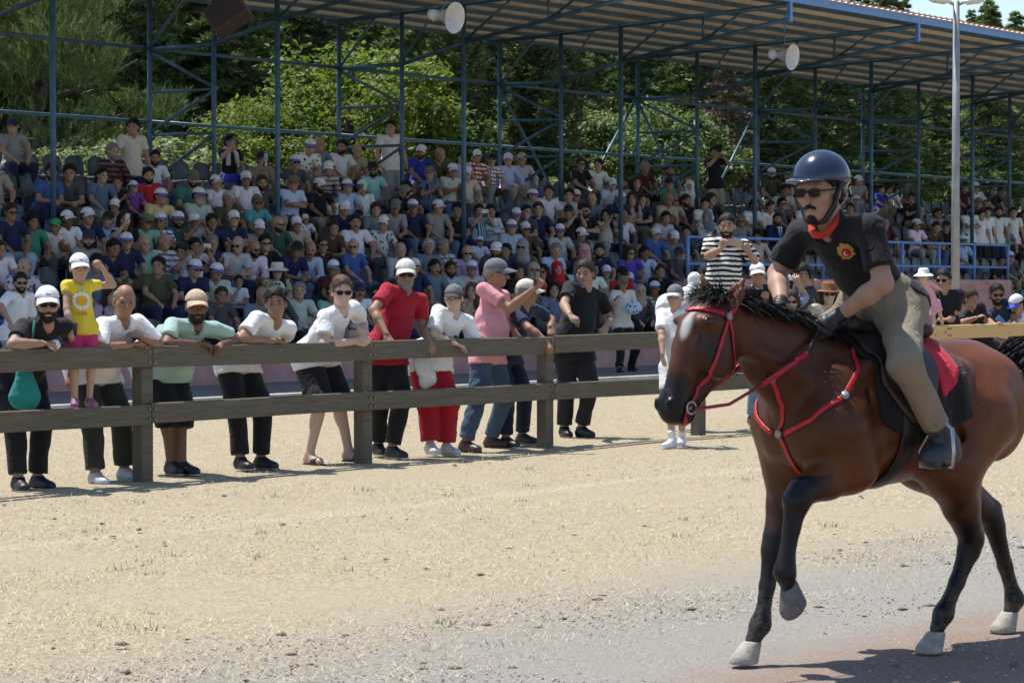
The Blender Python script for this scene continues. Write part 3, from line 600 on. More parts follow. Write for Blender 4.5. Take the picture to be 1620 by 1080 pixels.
# ------------------------------------------------------------------ people
def rot_from(fwd, up=(0, 0, 1)):
    "3x3 with columns right, forward, up"
    f = nrm(fwd); r = nrm(np.cross(f, up)); u = np.cross(r, f); return np.stack([r, f, u], 1)
def ik(a, tgt, l1, l2, pole):
    a = np.array(a, float); tgt = np.array(tgt, float); d = tgt-a; D = np.linalg.norm(d); D2 = min(max(D, abs(l1-l2)+.01), (l1+l2)*.995); dn = d/(D+1e-9); end = a+dn*D2
    x = (l1*l1-l2*l2+D2*D2)/(2*D2); h = math.sqrt(max(l1*l1-x*x, 0)); p = np.array(pole, float); p = p-dn*np.dot(p, dn); return a+dn*x+nrm(p)*h, end
def skeleton(pelvis, neck, fwd, head, hfwd, g=1., hup=(0, 0, 1), cfwd=None, sw=1., hands=None, feet=None, knees=None, roll=0.):
    """joints of a figure of scale g (1 = 1.75 m). hands/feet: {'L': dict(at, pole, ...)}"""
    J = dict(g=g); pelvis = np.array(pelvis, float); neck = np.array(neck, float); up = nrm(neck-pelvis); fp = np.array(fwd, float); fp = nrm(fp-up*np.dot(fp, up)*.6); rp = nrm(np.cross(fp, up))
    fc = np.array(cfwd if cfwd is not None else fwd, float); fc = nrm(fc-up*np.dot(fc, up)); rc = nrm(np.cross(fc, up))
    J.update(pelvis=pelvis, neck=neck, up=up, fp=fp, fc=fc, rc=rc, rp=rp, head=np.array(head, float), HM=rot_from(hfwd, hup))
    for sd, sg in (('R', 1), ('L', -1)):
        J['hip'+sd] = pelvis+rp*sg*.092*g-up*.01*g; sh = neck-up*.036*g+rc*sg*.178*g*sw
        h = (hands or {}).get(sd, {}); at = np.array(h.get('at', sh+np.array([0, 0, -.5*g])+rc*sg*.08*g+fc*.08*g), float); pole = np.array(h.get('pole', -fc*.5-np.array([0, 0, 1.])+rc*sg*.6), float)
        if 'lift' in h: sh = sh+np.array([0, 0, h['lift']*g])
        J['sh'+sd] = sh; J['el'+sd], J['wr'+sd] = ik(sh, at, .285*g, .255*g, pole)
        fa = nrm(J['wr'+sd]-J['el'+sd]); hd = nrm(h.get('dir', fa)); pn = np.array(h.get('palm', -rc*sg*.9+np.array([0, 0, -.3])), float); pn = nrm(pn-hd*np.dot(pn, hd)); J['hd'+sd] = hd; J['pn'+sd] = pn; J['curl'+sd] = h.get('curl', .5)
        f = (feet or {}).get(sd, {}); fa = np.array(f.get('at', J['hip'+sd]*[1, 1, 0]+[0, 0, 0]), float); an = fa+np.array([0, 0, .085*g]); J['kn'+sd], J['an'+sd] = ik(J['hip'+sd], an, .435*g, .425*g, f.get('pole', fp))
        tf = np.array(f.get('dir', fp), float); J['toe'+sd] = nrm([tf[0], tf[1], tf[2] if len(tf) > 2 and f.get('free') else 0])
    return J
def head_sdf(S, J, fine=True):
    g = J['g']*J.get('hs', 1.); H = J['HM']; c = J['head']; P = lambda x, y, z: c+H @ (np.array([x, y, z])*g); k = .018*g
    S.ell(P(0, -.012, .035), np.array([.076, .096, .098])*g, H, k); S.ell(P(0, .020, -.05), np.array([.060, .066, .076])*g, H, .03*g); S.ell(P(0, .052, -.098), np.array([.030, .028, .024])*g, H, .025*g)
    for s in (-1, 1):
        S.ell(P(s*.045, .050, -.02), np.array([.026, .026, .03])*g, H, .02*g); S.ell(P(s*.079, -.008, -.006), np.array([.010, .022, .033])*g, H, .006*g)
        if fine: S.ell(P(s*.033, .100, .003), np.array([.019, .018, .011])*g, H, .012*g, 's')
    if fine: S.cap(P(-.04, .074, .024), P(.04, .074, .024), .015*g, k=.012*g)
    S.cap(P(0, .082, .012), P(0, .106, -.032), .009*g, .0155*g, k=.010*g)
    if fine:
        S.cap(P(-.02, .078, -.066), P(.02, .078, -.066), .011*g, k=.008*g); S.cap(P(-.018, .076, -.079), P(.018, .076, -.079), .011*g, k=.006*g)
    S.cap(P(0, -.03, -.06), J['neck']-J['up']*.03*J['g'], .056*J['g'], .062*J['g'], k=.03*g)
def body_sdf(J, bulk=1., fine=True, thin=.84, legs=True):
    S = SDF(); g = J['g']; b = bulk; up, fc, fp = J['up'], J['fc'], J['fp']; pe, ne = J['pelvis'], J['neck']
    S.cap(J['hipL'], J['hipR'], .09*g*thin, k=.03*g); S.cap(pe+up*.03*g, pe+(ne-pe)*.62, .128*g*thin, .132*g*thin, k=.02*g, flat=(fp, .70)); S.cap(pe+(ne-pe)*.55, ne-up*.13*g, .132*g*thin, .122*g*thin, k=.02*g, flat=(fc, .68))
    S.cap(J['shL']-up*.02*g, J['shR']-up*.02*g, .048*g*thin, k=.025*g)
    for sd in 'LR':
        S.cap(ne-up*.03*g, J['sh'+sd]-up*.01*g, .042*g*thin, .042*g*thin, k=.02*g); S.cap(J['sh'+sd]-up*.008*g, J['el'+sd], .045*g*(.6+.4*b), .041*g, k=.02*g); e, w2 = J['el'+sd], J['wr'+sd]
        S.cap(e, e+(w2-e)*.35, .039*g, .042*g, k=.02*g); S.cap(e+(w2-e)*.3, w2, .042*g, .026*g, k=.02*g)
        hand_sdf(S, J, sd, fine)
        if legs:
            h, kn, an = J['hip'+sd], J['kn'+sd], J['an'+sd]; S.cap(h, kn, .085*g*thin, .054*g, k=.03*g); S.cap(kn, an, .052*g, .036*g, k=.03*g); ax = nrm(an-kn); bk = -J['toe'+sd]; S.ell(kn+(an-kn)*.28+bk*.02*g, (.048*g, .05*g, .10*g), rot_from(np.cross(ax, [.3, .2, .1]), -ax), .03*g); foot(S, J, sd, 0)
    head_sdf(S, J, fine)
    return S
def hand_sdf(S, J, sd, fine):
    g = J['g']; w, d, n = J['wr'+sd], J['hd'+sd], J['pn'+sd]; sg = 1 if sd == 'R' else -1; side = nrm(np.cross(d, n))*sg*-1; cu = J['curl'+sd]      # side points to the thumb
    S.cap(w+d*.02*g, w+d*.078*g, .030*g, .038*g, k=.015*g, flat=(n, .42))
    if not fine:
        m = w+d*.09*g; q = nrm(d*math.cos(cu)+n*math.sin(cu)); S.cap(m, m+q*.05*g, .033*g, .028*g, k=.012*g, flat=(n, .45)); S.cap(w+d*.035*g+side*.03*g, w+d*.08*g+side*.045*g+n*.015*g, .012*g, k=.01*g); return
    for i, ln in enumerate((.070, .080, .074, .058)):
        b0 = w+d*(.085-.004*abs(i-1.3))*g+side*(.0285-.019*i)*g; fan = side*(.10-.065*i); a1 = cu*.8+.06*i; a2 = cu*1.9+.08*i
        d1 = nrm(d*math.cos(a1)+n*math.sin(a1)+fan); d2 = nrm(d*math.cos(a2)+n*math.sin(a2)+fan*.5); m = b0+d1*ln*.52*g; S.cap(b0-d*.015*g, m, .0098*g, .0088*g, k=.005*g); S.cap(m, m+d2*ln*.5*g, .0086*g, .0072*g, k=.003*g)
    t0 = w+d*.03*g+side*.026*g; t1 = w+d*.066*g+side*.046*g+n*.012*g; S.cap(t0, t1, .0145*g, .0115*g, k=.01*g); S.cap(t1, t1+nrm(d*.8+side*(.25-.5*cu)+n*.55*cu)*.036*g, .0108*g, .0085*g, k=.004*g)
def foot(S, J, sd, grow):
    g = J['g']; an, t = J['an'+sd], J['toe'+sd]; dn = np.array([0, 0, -1.]); r = grow
    S.cap(an, an+dn*.03*g-t*.01*g, .040*g+r, .043*g+r, k=.02*g); S.cap(an+dn*.045*g-t*.025*g, an+dn*.053*g+t*.135*g, (.037)*g+r, (.037)*g+r, k=.02*g, flat=(dn, .82)); S.cap(an+dn*.02*g+t*.03*g, an+dn*.05*g+t*.11*g, .034*g+r, .03*g+r, k=.02*g)
def shirt_sdf(J, bulk=1., sleeve=.62, hem=.12, loose=.012, long=False, hx=1.):
    S = SDF(); g = J['g']; L0 = loose*g; up, fc, fp = J['up'], J['fc'], J['fp']; pe, ne = J['pelvis'], J['neck']; b = bulk; b2 = .5+.5*b
    dl = nrm((J['knL']+J['knR'])/2-pe); dl = nrm(dl*.8-up*.2); cutp = (pe+dl*hem*g, dl)
    S.cap(J['hipL']+up*.02*g, J['hipR']+up*.02*g, .104*g*b2*hx+L0, k=.03*g, flat=(fp, .95), cut=cutp); S.cap(pe+up*.02*g, pe+dl*(hem+.1)*g, .138*g*b*hx**.5+L0, .142*g*b2*hx**.5+L0, k=.03*g, flat=(fp, .80), cut=cutp)
    for sd in 'LR': h, kn = J['hip'+sd], J['kn'+sd]; S.cap(h, h+(kn-h)*.5, .100*g*b2*hx+L0, .092*g*b2*hx+L0, k=.03*g, cut=cutp)
    S.cap(pe, pe+(ne-pe)*.5, .136*g*b+L0, .136*g*(b*.6+.4)+L0, k=.03*g, flat=(fp, .78), cut=cutp); S.cap(pe+(ne-pe)*.4, ne-up*.125*g, .136*g*(b*.4+.6)+L0, .128*g+L0*.7, k=.03*g, flat=(fc, .73))
    if b > 1.05: S.ell(pe+(ne-pe)*.30+fp*.045*g*b, np.array([.13, .10*b, .15])*g*b, np.stack([J['rp'], fp, up], 1), .05*g)
    S.cap(J['shL']-up*.012*g, J['shR']-up*.012*g, .053*g+L0*.4, k=.03*g)
    for sd in 'LR':
        sh, el = J['sh'+sd], J['el'+sd]; S.cap(ne-up*.022*g, sh-up*.008*g, .046*g+L0*.3, .049*g+L0*.4, k=.025*g)
        if long: S.cap(sh, el, .052*g+L0*.7, .046*g+L0*.7, k=.025*g); w2 = J['wr'+sd]; e = el+(w2-el)*.93; d = nrm(w2-el); S.cap(el, e+d*.1*g, .046*g+L0*.6, .034*g+L0*.6, k=.025*g, cut=(e, d))
        else:
            d = nrm(el-sh); e = sh+(el-sh)*sleeve; S.cap(sh, e+d*.12*g, .051*g+L0*.6, .055*g+L0*1.2, k=.022*g, cut=(e, d))
    S.cap(ne+up*.045*g+fc*.006*g, ne-up*.020*g+fc*.045*g, .060*g, .034*g, k=.006*g, op='s')
    return S
def pants_sdf(J, bulk=1., length=.93, loose=.016, wide=1.):
    S = SDF(); g = J['g']; up, fp = J['up'], J['fp']; pe = J['pelvis']; L0 = loose*g; b = .55+.45*bulk
    S.cap(J['hipL']+up*.03*g, J['hipR']+up*.03*g, .108*g*b, k=.05*g, flat=(fp, .95)); S.cap(pe, pe+up*.09*g, .14*g*bulk, .142*g*bulk, k=.04*g, flat=(fp, .75), cut=(pe+up*.13*g, up))
    for sd in 'LR':
        h, kn, an = J['hip'+sd], J['kn'+sd], J['an'+sd]
        if length < .6:
            d = nrm(kn-h); e = h+(kn-h)*length*2; 
            if length <= .5: S.cap(h, e+d*.1*g, .098*g*b*wide+L0*.3, .086*g*b*wide+L0, k=.05*g, cut=(e, d)); continue
        S.cap(h, kn, .098*g*b*wide+L0*.3, .064*g*wide+L0, k=.05*g); d = nrm(an-kn); e = kn+(an-kn)*(length*2-1); S.cap(kn, e+d*.1*g, .060*g*wide+L0, .05*g*wide+L0, k=.04*g, cut=(e, d))
    return S
def shoe_sdf(J, sd, grow=.007):
    S = SDF(); foot(S, J, sd, grow*J['g']); an = J['an'+sd]; S.plane(an+np.array([0, 0, .02*J['g']]), (0, 0, 1)); return S
def tinted(name, V, Q, J):
    "skin mesh: lips, eye region and ears carry their own tint"
    g = J['g']*J.get('hs', 1.); P = (V-J['head']) @ J['HM']/g; T = np.ones((len(V), 4), np.float32)
    lip = np.exp(-((P[:, 0]/.024)**2+((P[:, 2]+.072)/.010)**2))*(P[:, 1] > .06); T[:, :3] *= 1-lip[:, None]*np.array([.10, .38, .34])
    for s in (-1, 1):
        e = np.exp(-(((P[:, 0]-s*.033)/.018)**2+((P[:, 2]-.004)/.009)**2))*(P[:, 1] > .05); T[:, :3] *= 1-e[:, None]*np.array([.45, .50, .52])
        br = np.exp(-(((P[:, 0]-s*.034)/.021)**2+((P[:, 2]-.027)/.0065)**2))*(P[:, 1] > .05); T[:, :3] *= 1-br[:, None]*np.array([.68, .74, .76])
        ck = np.exp(-(((P[:, 0]-s*.045)/.025)**2+((P[:, 2]+.03)/.025)**2))*(P[:, 1] > .03); T[:, :3] *= 1-ck[:, None]*np.array([.0, .10, .10])
    return mesh_np(name, V, Q, True, T)

# head wear, hair and eyewear in head space, shared by everyone
HEADM = {}
def head_part(key, V, Q, n=0, ln=.03, wd=.0022, lift=.55, seed=1):
    V = np.asarray(V); Q = np.asarray(Q)
    if n:                                                # loose hairs growing from the shell
        r = np.random.RandomState(seed); f = Q[r.randint(len(Q), size=n)]; a = V[f].mean(1); nn = np.cross(V[f[:, 2]]-V[f[:, 0]], V[f[:, 3]]-V[f[:, 1]]); nn /= np.linalg.norm(nn, axis=1)[:, None]+1e-9
        t = np.stack([.35*np.sign(a[:, 0]), .25+0*a[:, 0], -.5+0*a[:, 0]], 1)+r.normal(size=(n, 3))*.5; d = nn*lift+t*.6; d /= np.linalg.norm(d, axis=1)[:, None]; s = np.cross(d, r.normal(size=(n, 3))); s /= np.linalg.norm(s, axis=1)[:, None]; l = ln*r.uniform(.5, 1.2, (n, 1)); s = s*wd
        e = a+d*l-np.array([0, 0, .25])*l; w = np.stack([a-nn*.004-s, a-nn*.004+s, e+s*.3, e-s*.3], 1).reshape(-1, 3); Q = np.concatenate([Q, len(V)+np.arange(4*n).reshape(-1, 4)]); V = np.concatenate([V, w])
    HEADM[key] = mesh_np(key, V, Q)
def hair_short(seed=1, low=0., amp=.006, vol=0., front=0.):
    S = SDF(); S.ell((0, -.014, .04), (.084+vol, .104+vol, .102+vol*1.3), k=.01); S.ell((0, -.05, -.01), (.074+vol, .068+vol, .075), k=.03)
    a = np.array([0, .088+front, .080]); bq = np.array([0, -.10, -.075-low]); d = bq-a; n = np.array([0, -d[2], d[1]]); n = n if n[2] < 0 else -n; S.plane(a, n)
    S.ell((0, .105, -.055), (.07, .085, .11), k=.012, op='s')
    for s in (-1, 1): S.ell((s*.085, -.004, -.02), (.018, .026, .045), k=.008, op='s')
    f1 = folds(seed, 70); f2 = folds(seed+9, 160); return S.mesh(.008, lambda P: f1(P)+.6*f2(P), amp)
def balding(seed=2):
    S = SDF(); S.ell((0, -.016, .03), (.083, .104, .09), k=.01); S.ell((0, -.05, -.01), (.074, .066, .075), k=.03); S.ell((0, .02, .10), (.075, .12, .065), k=.01, op='s')
    a = np.array([0, .02, .06]); d = np.array([0, -.12, -.13]); n = np.array([0, -d[2], d[1]]); n = n if n[2] < 0 else -n; S.plane(a, n); S.ell((0, .105, -.04), (.085, .10, .14), k=.012, op='s')
    return S.mesh(.009, folds(seed, 60), .003)
def hair_long(seed=3):
    S = SDF(); S.ell((0, -.016, .04), (.088, .108, .106), k=.01)
    for s in (-1, 1): S.cap((s*.06, -.03, .02), (s*.085, -.03, -.22), .045, .04, k=.04)
    S.cap((0, -.07, .02), (0, -.08, -.25), .07, .06, k=.04); S.ell((0, .10, -.05), (.062, .10, .13), k=.012, op='s'); S.cap((0, .04, -.12), (0, .06, -.35), .06, k=.01, op='s'); return S.mesh(.011, folds(seed, 50), .006)
def scarf(seed=4):
    S = SDF(); S.ell((0, -.014, .03), (.094, .114, .112), k=.01); S.ell((0, .01, -.06), (.085, .09, .09), k=.04); S.cap((0, -.03, -.08), (0, -.02, -.19), .085, .125, k=.05); S.ell((0, .115, -.02), (.062, .06, .088), k=.015, op='s'); return S.mesh(.012, folds(seed, 40), .005)
def beard_m(seed=5, full=True):
    S = SDF(); S.ell((0, .022, -.054), (.066, .071, .079), k=.01); S.ell((0, .055, -.102), (.038, .034, .03), k=.02)
    a = np.array([0, .085, -.057]); d = np.array([0, -.10, .035]); n = np.array([0, -d[2], d[1]]); n = n if n[2] > 0 else -n; S.plane(a, n); S.plane((0, -.01, 0), (0, -1, .3)); S.plane((0, 0, -.142), (0, 0, -1))
    S.cap((-.018, .094, -.074), (.018, .094, -.074), .012, k=.006, op='s')
    for s in (-1, 1): S.cap((0, .094, -.054), (s*.03, .084, -.066), .008, .006, k=.006)
    return S.mesh(.007, folds(seed, 90), .002)
def moustache_m():
    S = SDF()
    for s in (-1, 1): S.cap((0, .093, -.053), (s*.03, .082, -.063), .0095, .006, k=.006)
    return S.mesh(.006)
def goatee_m():
    S = SDF()
    for s in (-1, 1): S.cap((0, .093, -.053), (s*.028, .084, -.062), .0075, .005, k=.005)
    S.ell((0, .074, -.108), (.022, .02, .022), k=.01); return S.mesh(.006, folds(3, 90), .0015)
def cap_m():
    S = SDF(); S.ell((0, -.012, .040), (.089, .110, .098), k=.005); S.plane((0, 0, .045), (0, .12, -1)); return S.mesh(.009)
def brim_m():
    S = SDF(); n = 13; V = []; Qd = []
    for j in range(6):
        f = j/5
        for i in range(n):
            u = (i/(n-1)-.5)*2; ang = u*1.15; r0 = np.array([.087*math.sin(ang), -.012+.108*math.cos(ang)]); ext = .094*math.cos(ang*1.15)**.8*f if abs(ang) < 1.36 else 0; V.append((r0[0]*(1+.06*f), r0[1]+ext, .056-.020*f-.030*u*u*(.4+f)))
    m = len(V); V += [(x, y, z-.005) for x, y, z in V]
    for j in range(5):
        for i in range(n-1): a = j*n+i; Qd += [(a, a+1, a+n+1, a+n), (m+a, m+a+n, m+a+n+1, m+a+1)]
    for i in range(n-1): a = 5*n+i; Qd.append((a, a+1, m+a+1, m+a))
    return np.array(V), np.array(Qd)
def disc_hat(r0, rim, h, droop):
    mb = MB(); mb.lathe([(rim, .05-droop), (r0*1.15, .052), (r0, .058), (r0*.95, .05+h*.7), (r0*.75, .05+h), (0, .05+h*1.03)], 26); mb.lathe([(0, .05+h*.97), (r0*.7, .045+h*.9), (r0*.95, .05), (rim, .042-droop)][::1], 26)
    return mb
def glasses_m(shades=True):
    mb = MB()
    for s in (-1, 1):
        pts = []; n = 12
        for k in range(n):
            a = 2*math.pi*k/n; pts.append((s*.034+.026*math.copysign(abs(math.cos(a))**.7, math.cos(a)), .101-.22*abs(s*.034+.026*math.cos(a))**1.0*.35, .002+.019*math.copysign(abs(math.sin(a))**.7, math.sin(a))))
        bk = [(x, y-.005, z) for x, y, z in pts]; mb.add(pts+bk, [tuple(range(n)) if s > 0 else tuple(range(n)), tuple(range(2*n-1, n-1, -1))]+[(k, (k+1) % n, n+(k+1) % n, n+k) for k in range(n)])
        mb.tube([(s*.060, .094, .010), (s*.077, .06, .010), (s*.086, -.01, .004)], .0035, 5)
    mb.tube([(-.012, .102, .008), (.012, .102, .008)], .0035, 5); return mb
for key, fn in (('hair', hair_short), ('hair_full', lambda: hair_short(6, .01, .006, .003, -.004)), ('hair_curly', lambda: hair_short(8, 0, .012, .022)), ('hair_balding', balding), ('hair_long', hair_long), ('headscarf', scarf), ('beard', beard_m), ('moustache', moustache_m), ('goatee', goatee_m), ('cap', cap_m), ('brim', brim_m)): head_part(key, *fn(), **dict(hair=dict(n=700, ln=.015, lift=.4), hair_full=dict(n=900, ln=.024, lift=.35), hair_curly=dict(n=900, ln=.03, lift=.8), hair_balding=dict(n=350, ln=.018), hair_long=dict(n=700, ln=.05), beard=dict(n=420, ln=.012, wd=.0016), goatee=dict(n=160, ln=.010, wd=.0015), moustache=dict(n=120, ln=.008, wd=.0015)).get(key, {}))
HEADM['sunhat'] = disc_hat(.095, .17, .09, .035).mesh('sunhat', True); HEADM['brimmed_hat'] = disc_hat(.094, .15, .10, .01).mesh('brimmed_hat', True); HEADM['sunglasses'] = glasses_m().mesh('sunglasses')
for s in (-1, 1):
    mb = MB(); c = np.array([s*.033, .0745, .003]); mb.tube([c+[0, -.006, 0], c, c+[0, .0075, 0], c+[0, .011, 0]], [.006, .0125, .011, .004], 8, flat=((0, 0, 1), .62)); HEADM['eye%d' % s] = mb.mesh('eye', True)
for s in (-1, 1):
    br = MB(); br.tube([(s*.016, .0905, .023), (s*.034, .0895, .029), (s*.054, .079, .023)], [.0035, .0048, .003], 6); HEADM['eyebrow%d' % s] = br.mesh('eyebrow', True)
lg = MB(); lg.add([(-.016, .1005, .074), (.016, .1005, .074), (.015, .0965, .084), (-.015, .0965, .084)], [(0, 1, 2, 3)]); HEADM['logo'] = lg.mesh('logo')

SKINS = dict(a=(.46, .29, .21), b=(.38, .225, .155), c=(.30, .165, .105), d=(.17, .085, .05), e=(.56, .38, .30))
HAIRC = dict(black=(.012, .010, .009), brown=(.05, .03, .018), grey=(.28, .27, .26), white=(.55, .54, .52), light=(.14, .085, .045))
CAPC = dict(white=(.80, .80, .82), black=(.015, .015, .018), navy=(.02, .03, .08), grey=(.16, .165, .18), beige=(.52, .40, .28), cream=(.66, .63, .56), olive=(.16, .15, .09), green=(.05, .38, .10), camo=(.16, .14, .10))
def wear_head(root, J, st, detail, org=(0, 0, 0)):
    "hair, cap, glasses, beard as children of root; st is the style"
    M = Matrix.Translation(Vector(J['head']-np.array(org, float))) @ Matrix(J['HM'].tolist()).to_4x4() @ Matrix.Scale(J['g']*J.get('hs', 1.), 4)
    M0 = M; hc = HAIRC[st.get('hairc', 'black')]; hr = st.get('hair', 'hair')
    def put(key, name, mat, col, par=None):
        o = link(name, HEADM[key], mat, root, col); o.matrix_local = M
        if par is not None: o.parent = par; o.matrix_local = Matrix.Identity(4)
        return o
    if st.get('cap'):
        c = CAPC[st['cap']]; co = put('cap', 'cap', 'cloth', c); put('brim', 'brim', 'cloth', st.get('brimc', c), co)
        if st['cap'] == 'white' or st.get('logo'): put('logo', 'logo', 'cloth', st.get('logo', (.22, .24, .5)), co)
        M = M @ Matrix.Translation((0, -.004, -.004)) @ Matrix.Diagonal((.94, .95, .90, 1))
        if hr in ('hair', 'hair_full', 'hair_long'): put({'hair_full': 'hair'}.get(hr, hr), 'hair', 'hair', hc)
        elif hr != 'bald': put('hair_balding', 'hair', 'hair', hc)
        M = M0
    elif st.get('hat'): put(st['hat'], 'hat', 'cloth', st.get('hatc', (.75, .70, .62))); hr in ('hair_long',) and put(hr, 'hair', 'hair', hc)
    elif st.get('scarf'): put('headscarf', 'headscarf', st.get('scarfm', 'cloth'), st['scarf'])
    elif hr != 'bald': put(hr, 'hair', 'hair', hc)
    if st.get('beard'): put(st['beard'], st['beard'], 'hair', HAIRC[st.get('beardc', st.get('hairc', 'black'))])
    if not st.get('glasses') and not st.get('nobrow'): [put('eyebrow%d' % q, 'eyebrow', 'hair', HAIRC.get(st.get('browc', 'grey' if st.get('hairc') in ('grey', 'white') else 'black'))) for q in (-1, 1)]
    if st.get('glasses'): put('sunglasses', 'sunglasses', 'lens_dark', (.008, .008, .010))
    else: [put('eye%d' % q, 'eye', 'gloss', (.03, .022, .018)) for q in (-1, 1)]
# ------------------------------------------------------------------ spectators in the stand
VAR = {}
def crowd_variant(pose, yaw):
    key = (pose, yaw)
    if key in VAR: return VAR[key]
    h = {}; lean = .03; pit = -.08; stand = pose.startswith('stand'); pz = .93 if stand else .52; roll = 0
    R = lambda *a: np.array(a, float)
    if pose == 'knees': h = dict(L=dict(at=R(-.14, .30, .635), palm=(0, 0, -1), pole=(-1, -.6, -.2)), R=dict(at=R(.12, .33, .635), palm=(0, 0, -1), pole=(1, -.6, -.2)))
    if pose == 'lean': lean = .24; h = dict(L=dict(at=R(-.04, .46, .66), curl=1.), R=dict(at=R(.04, .45, .65), curl=1.))
    if pose == 'cross': h = dict(L=dict(at=R(.09, .22, .80), pole=(-1, .2, -.6), dir=(1, -.1, .1)), R=dict(at=R(-.10, .19, .83), pole=(1, .2, -.6), dir=(-1, -.1, .1)))
    if pose == 'phone': h = dict(L=dict(at=R(-.075, .33, 1.10), pole=(-.7, 0, -1), dir=(.3, .1, 1), curl=.9), R=dict(at=R(.075, .33, 1.10), pole=(.7, 0, -1), dir=(-.3, .1, 1), curl=.9))
    if pose == 'chin': lean = .12; h = dict(R=dict(at=R(.05, .20, .98), pole=(.6, .5, -1), dir=(-.2, .1, 1), curl=.9), L=dict(at=R(.06, .24, .70), pole=(-1, 0, -.4), dir=(1, 0, 0)))
    if pose == 'clap': h = dict(L=dict(at=R(-.035, .30, .86), dir=(.1, .6, .8), curl=.2), R=dict(at=R(.04, .30, .86), dir=(-.1, .6, .8), curl=.2))
    if pose == 'call': h = dict(R=dict(at=R(.13, .30, 1.12), pole=(.8, 0, -1), dir=(-.2, .1, 1), curl=.8), L=dict(at=R(-.12, .32, .635), palm=(0, 0, -1)))
    if pose == 'stand_cross': h = dict(L=dict(at=R(.09, .20, 1.18), pole=(-1, .2, -.6), dir=(1, -.1, .1)), R=dict(at=R(-.10, .17, 1.21), pole=(1, .2, -.6), dir=(-1, -.1, .1)))
    if pose == 'stand_phone': h = dict(L=dict(at=R(-.08, .33, 1.50), pole=(-.9, 0, -1), dir=(.3, .1, 1), curl=.9), R=dict(at=R(.08, .33, 1.50), pole=(.9, 0, -1), dir=(-.3, .1, 1), curl=.9))
    pel = R(0, -.03, pz); neck = R(0, lean-.03, pz+math.sqrt(.53**2-lean**2)); yv = {0: -.15, 1: .3, 2: .75}[yaw]
    hf = (math.sin(yv), math.cos(yv), -.22 if pose == 'lean' else -.06); head = neck+R(0, .035+lean*.12, .146)
    feet = {} if not stand else dict(L=dict(at=R(-.10, 0, 0)), R=dict(at=R(.11, .05, 0)))
    if not stand: feet = dict(L=dict(at=R(-.13, .34, 0), pole=(-.2, .5, 1)), R=dict(at=R(.13, .38, 0), pole=(.2, .5, 1)))
    J = skeleton(pel, neck, (0, 1, 0), head, hf, hands=h, feet=feet); J['hs'] = 1.10
    sd = abs(hash(pose)) % 97 if False else (len(pose)*7+yaw*3)
    V, Q = body_sdf(J, fine=True).mesh(.017); d = dict(J=J, body=tinted('body', V, Q, J))
    d['short'] = mesh_np('shirt', *shirt_sdf(J, 1.04, .66, .16 if stand else .07).mesh(.019, folds(sd, 30), .008)); d['long'] = mesh_np('shirt', *shirt_sdf(J, 1.04, long=True, hem=.12 if stand else .07).mesh(.019, folds(sd+1, 30), .008))
    d['pants'] = mesh_np('trousers', *pants_sdf(J).mesh(.021, folds(sd+2, 28), .007)); d['shoeL'] = mesh_np('shoe', *shoe_sdf(J, 'L').mesh(.02)); d['shoeR'] = mesh_np('shoe', *shoe_sdf(J, 'R').mesh(.02))
    VAR[key] = d; return d
CL = dict(white=(.78, .78, .80), offwhite=(.62, .58, .50), cream=(.60, .52, .40), grey=(.30, .31, .32), palegrey=(.50, .52, .53), darkgrey=(.07, .075, .08), black=(.013, .013, .016), navy=(.018, .026, .075), blue=(.05, .12, .33), royal=(.03, .05, .42), lightblue=(.38, .52, .72), skyblue=(.50, .63, .82), bluegrey=(.14, .20, .28), cyan=(.40, .66, .74), turquoise=(.10, .42, .46), mint=(.24, .46, .38), green=(.06, .25, .17), darkgreen=(.035, .10, .07), olive=(.07, .075, .04), yellow=(.66, .60, .22), beige=(.42, .36, .28), khaki=(.26, .22, .14), brown=(.09, .055, .035), maroon=(.08, .016, .025), red=(.50, .022, .03), pink=(.62, .33, .38), lilac=(.42, .32, .52), purple=(.22, .07, .36), violet=(.12, .08, .45), orange=(.62, .16, .04), denim=(.09, .15, .26), lightdenim=(.32, .44, .55), sand=(.45, .36, .26))
CW = dict(palegrey='pale grey', offwhite='off-white', darkgrey='dark grey', lightblue='light blue', skyblue='sky blue', bluegrey='blue grey', darkgreen='dark green', royal='royal blue', lightdenim='light denim')
PATW = dict(stripe_navy='striped', stripe_grey='striped', stripe_black='striped', check_blue='blue checked', check_navy='navy checked', check_red='red checked', check_green='green checked', print_dark='patterned', print_leaf='patterned', dots='dotted')
ROWW = ['the front row', 'the second row', 'the third row', 'the fourth row', 'the fifth row', 'the sixth row', 'the row below the top', 'the top row']
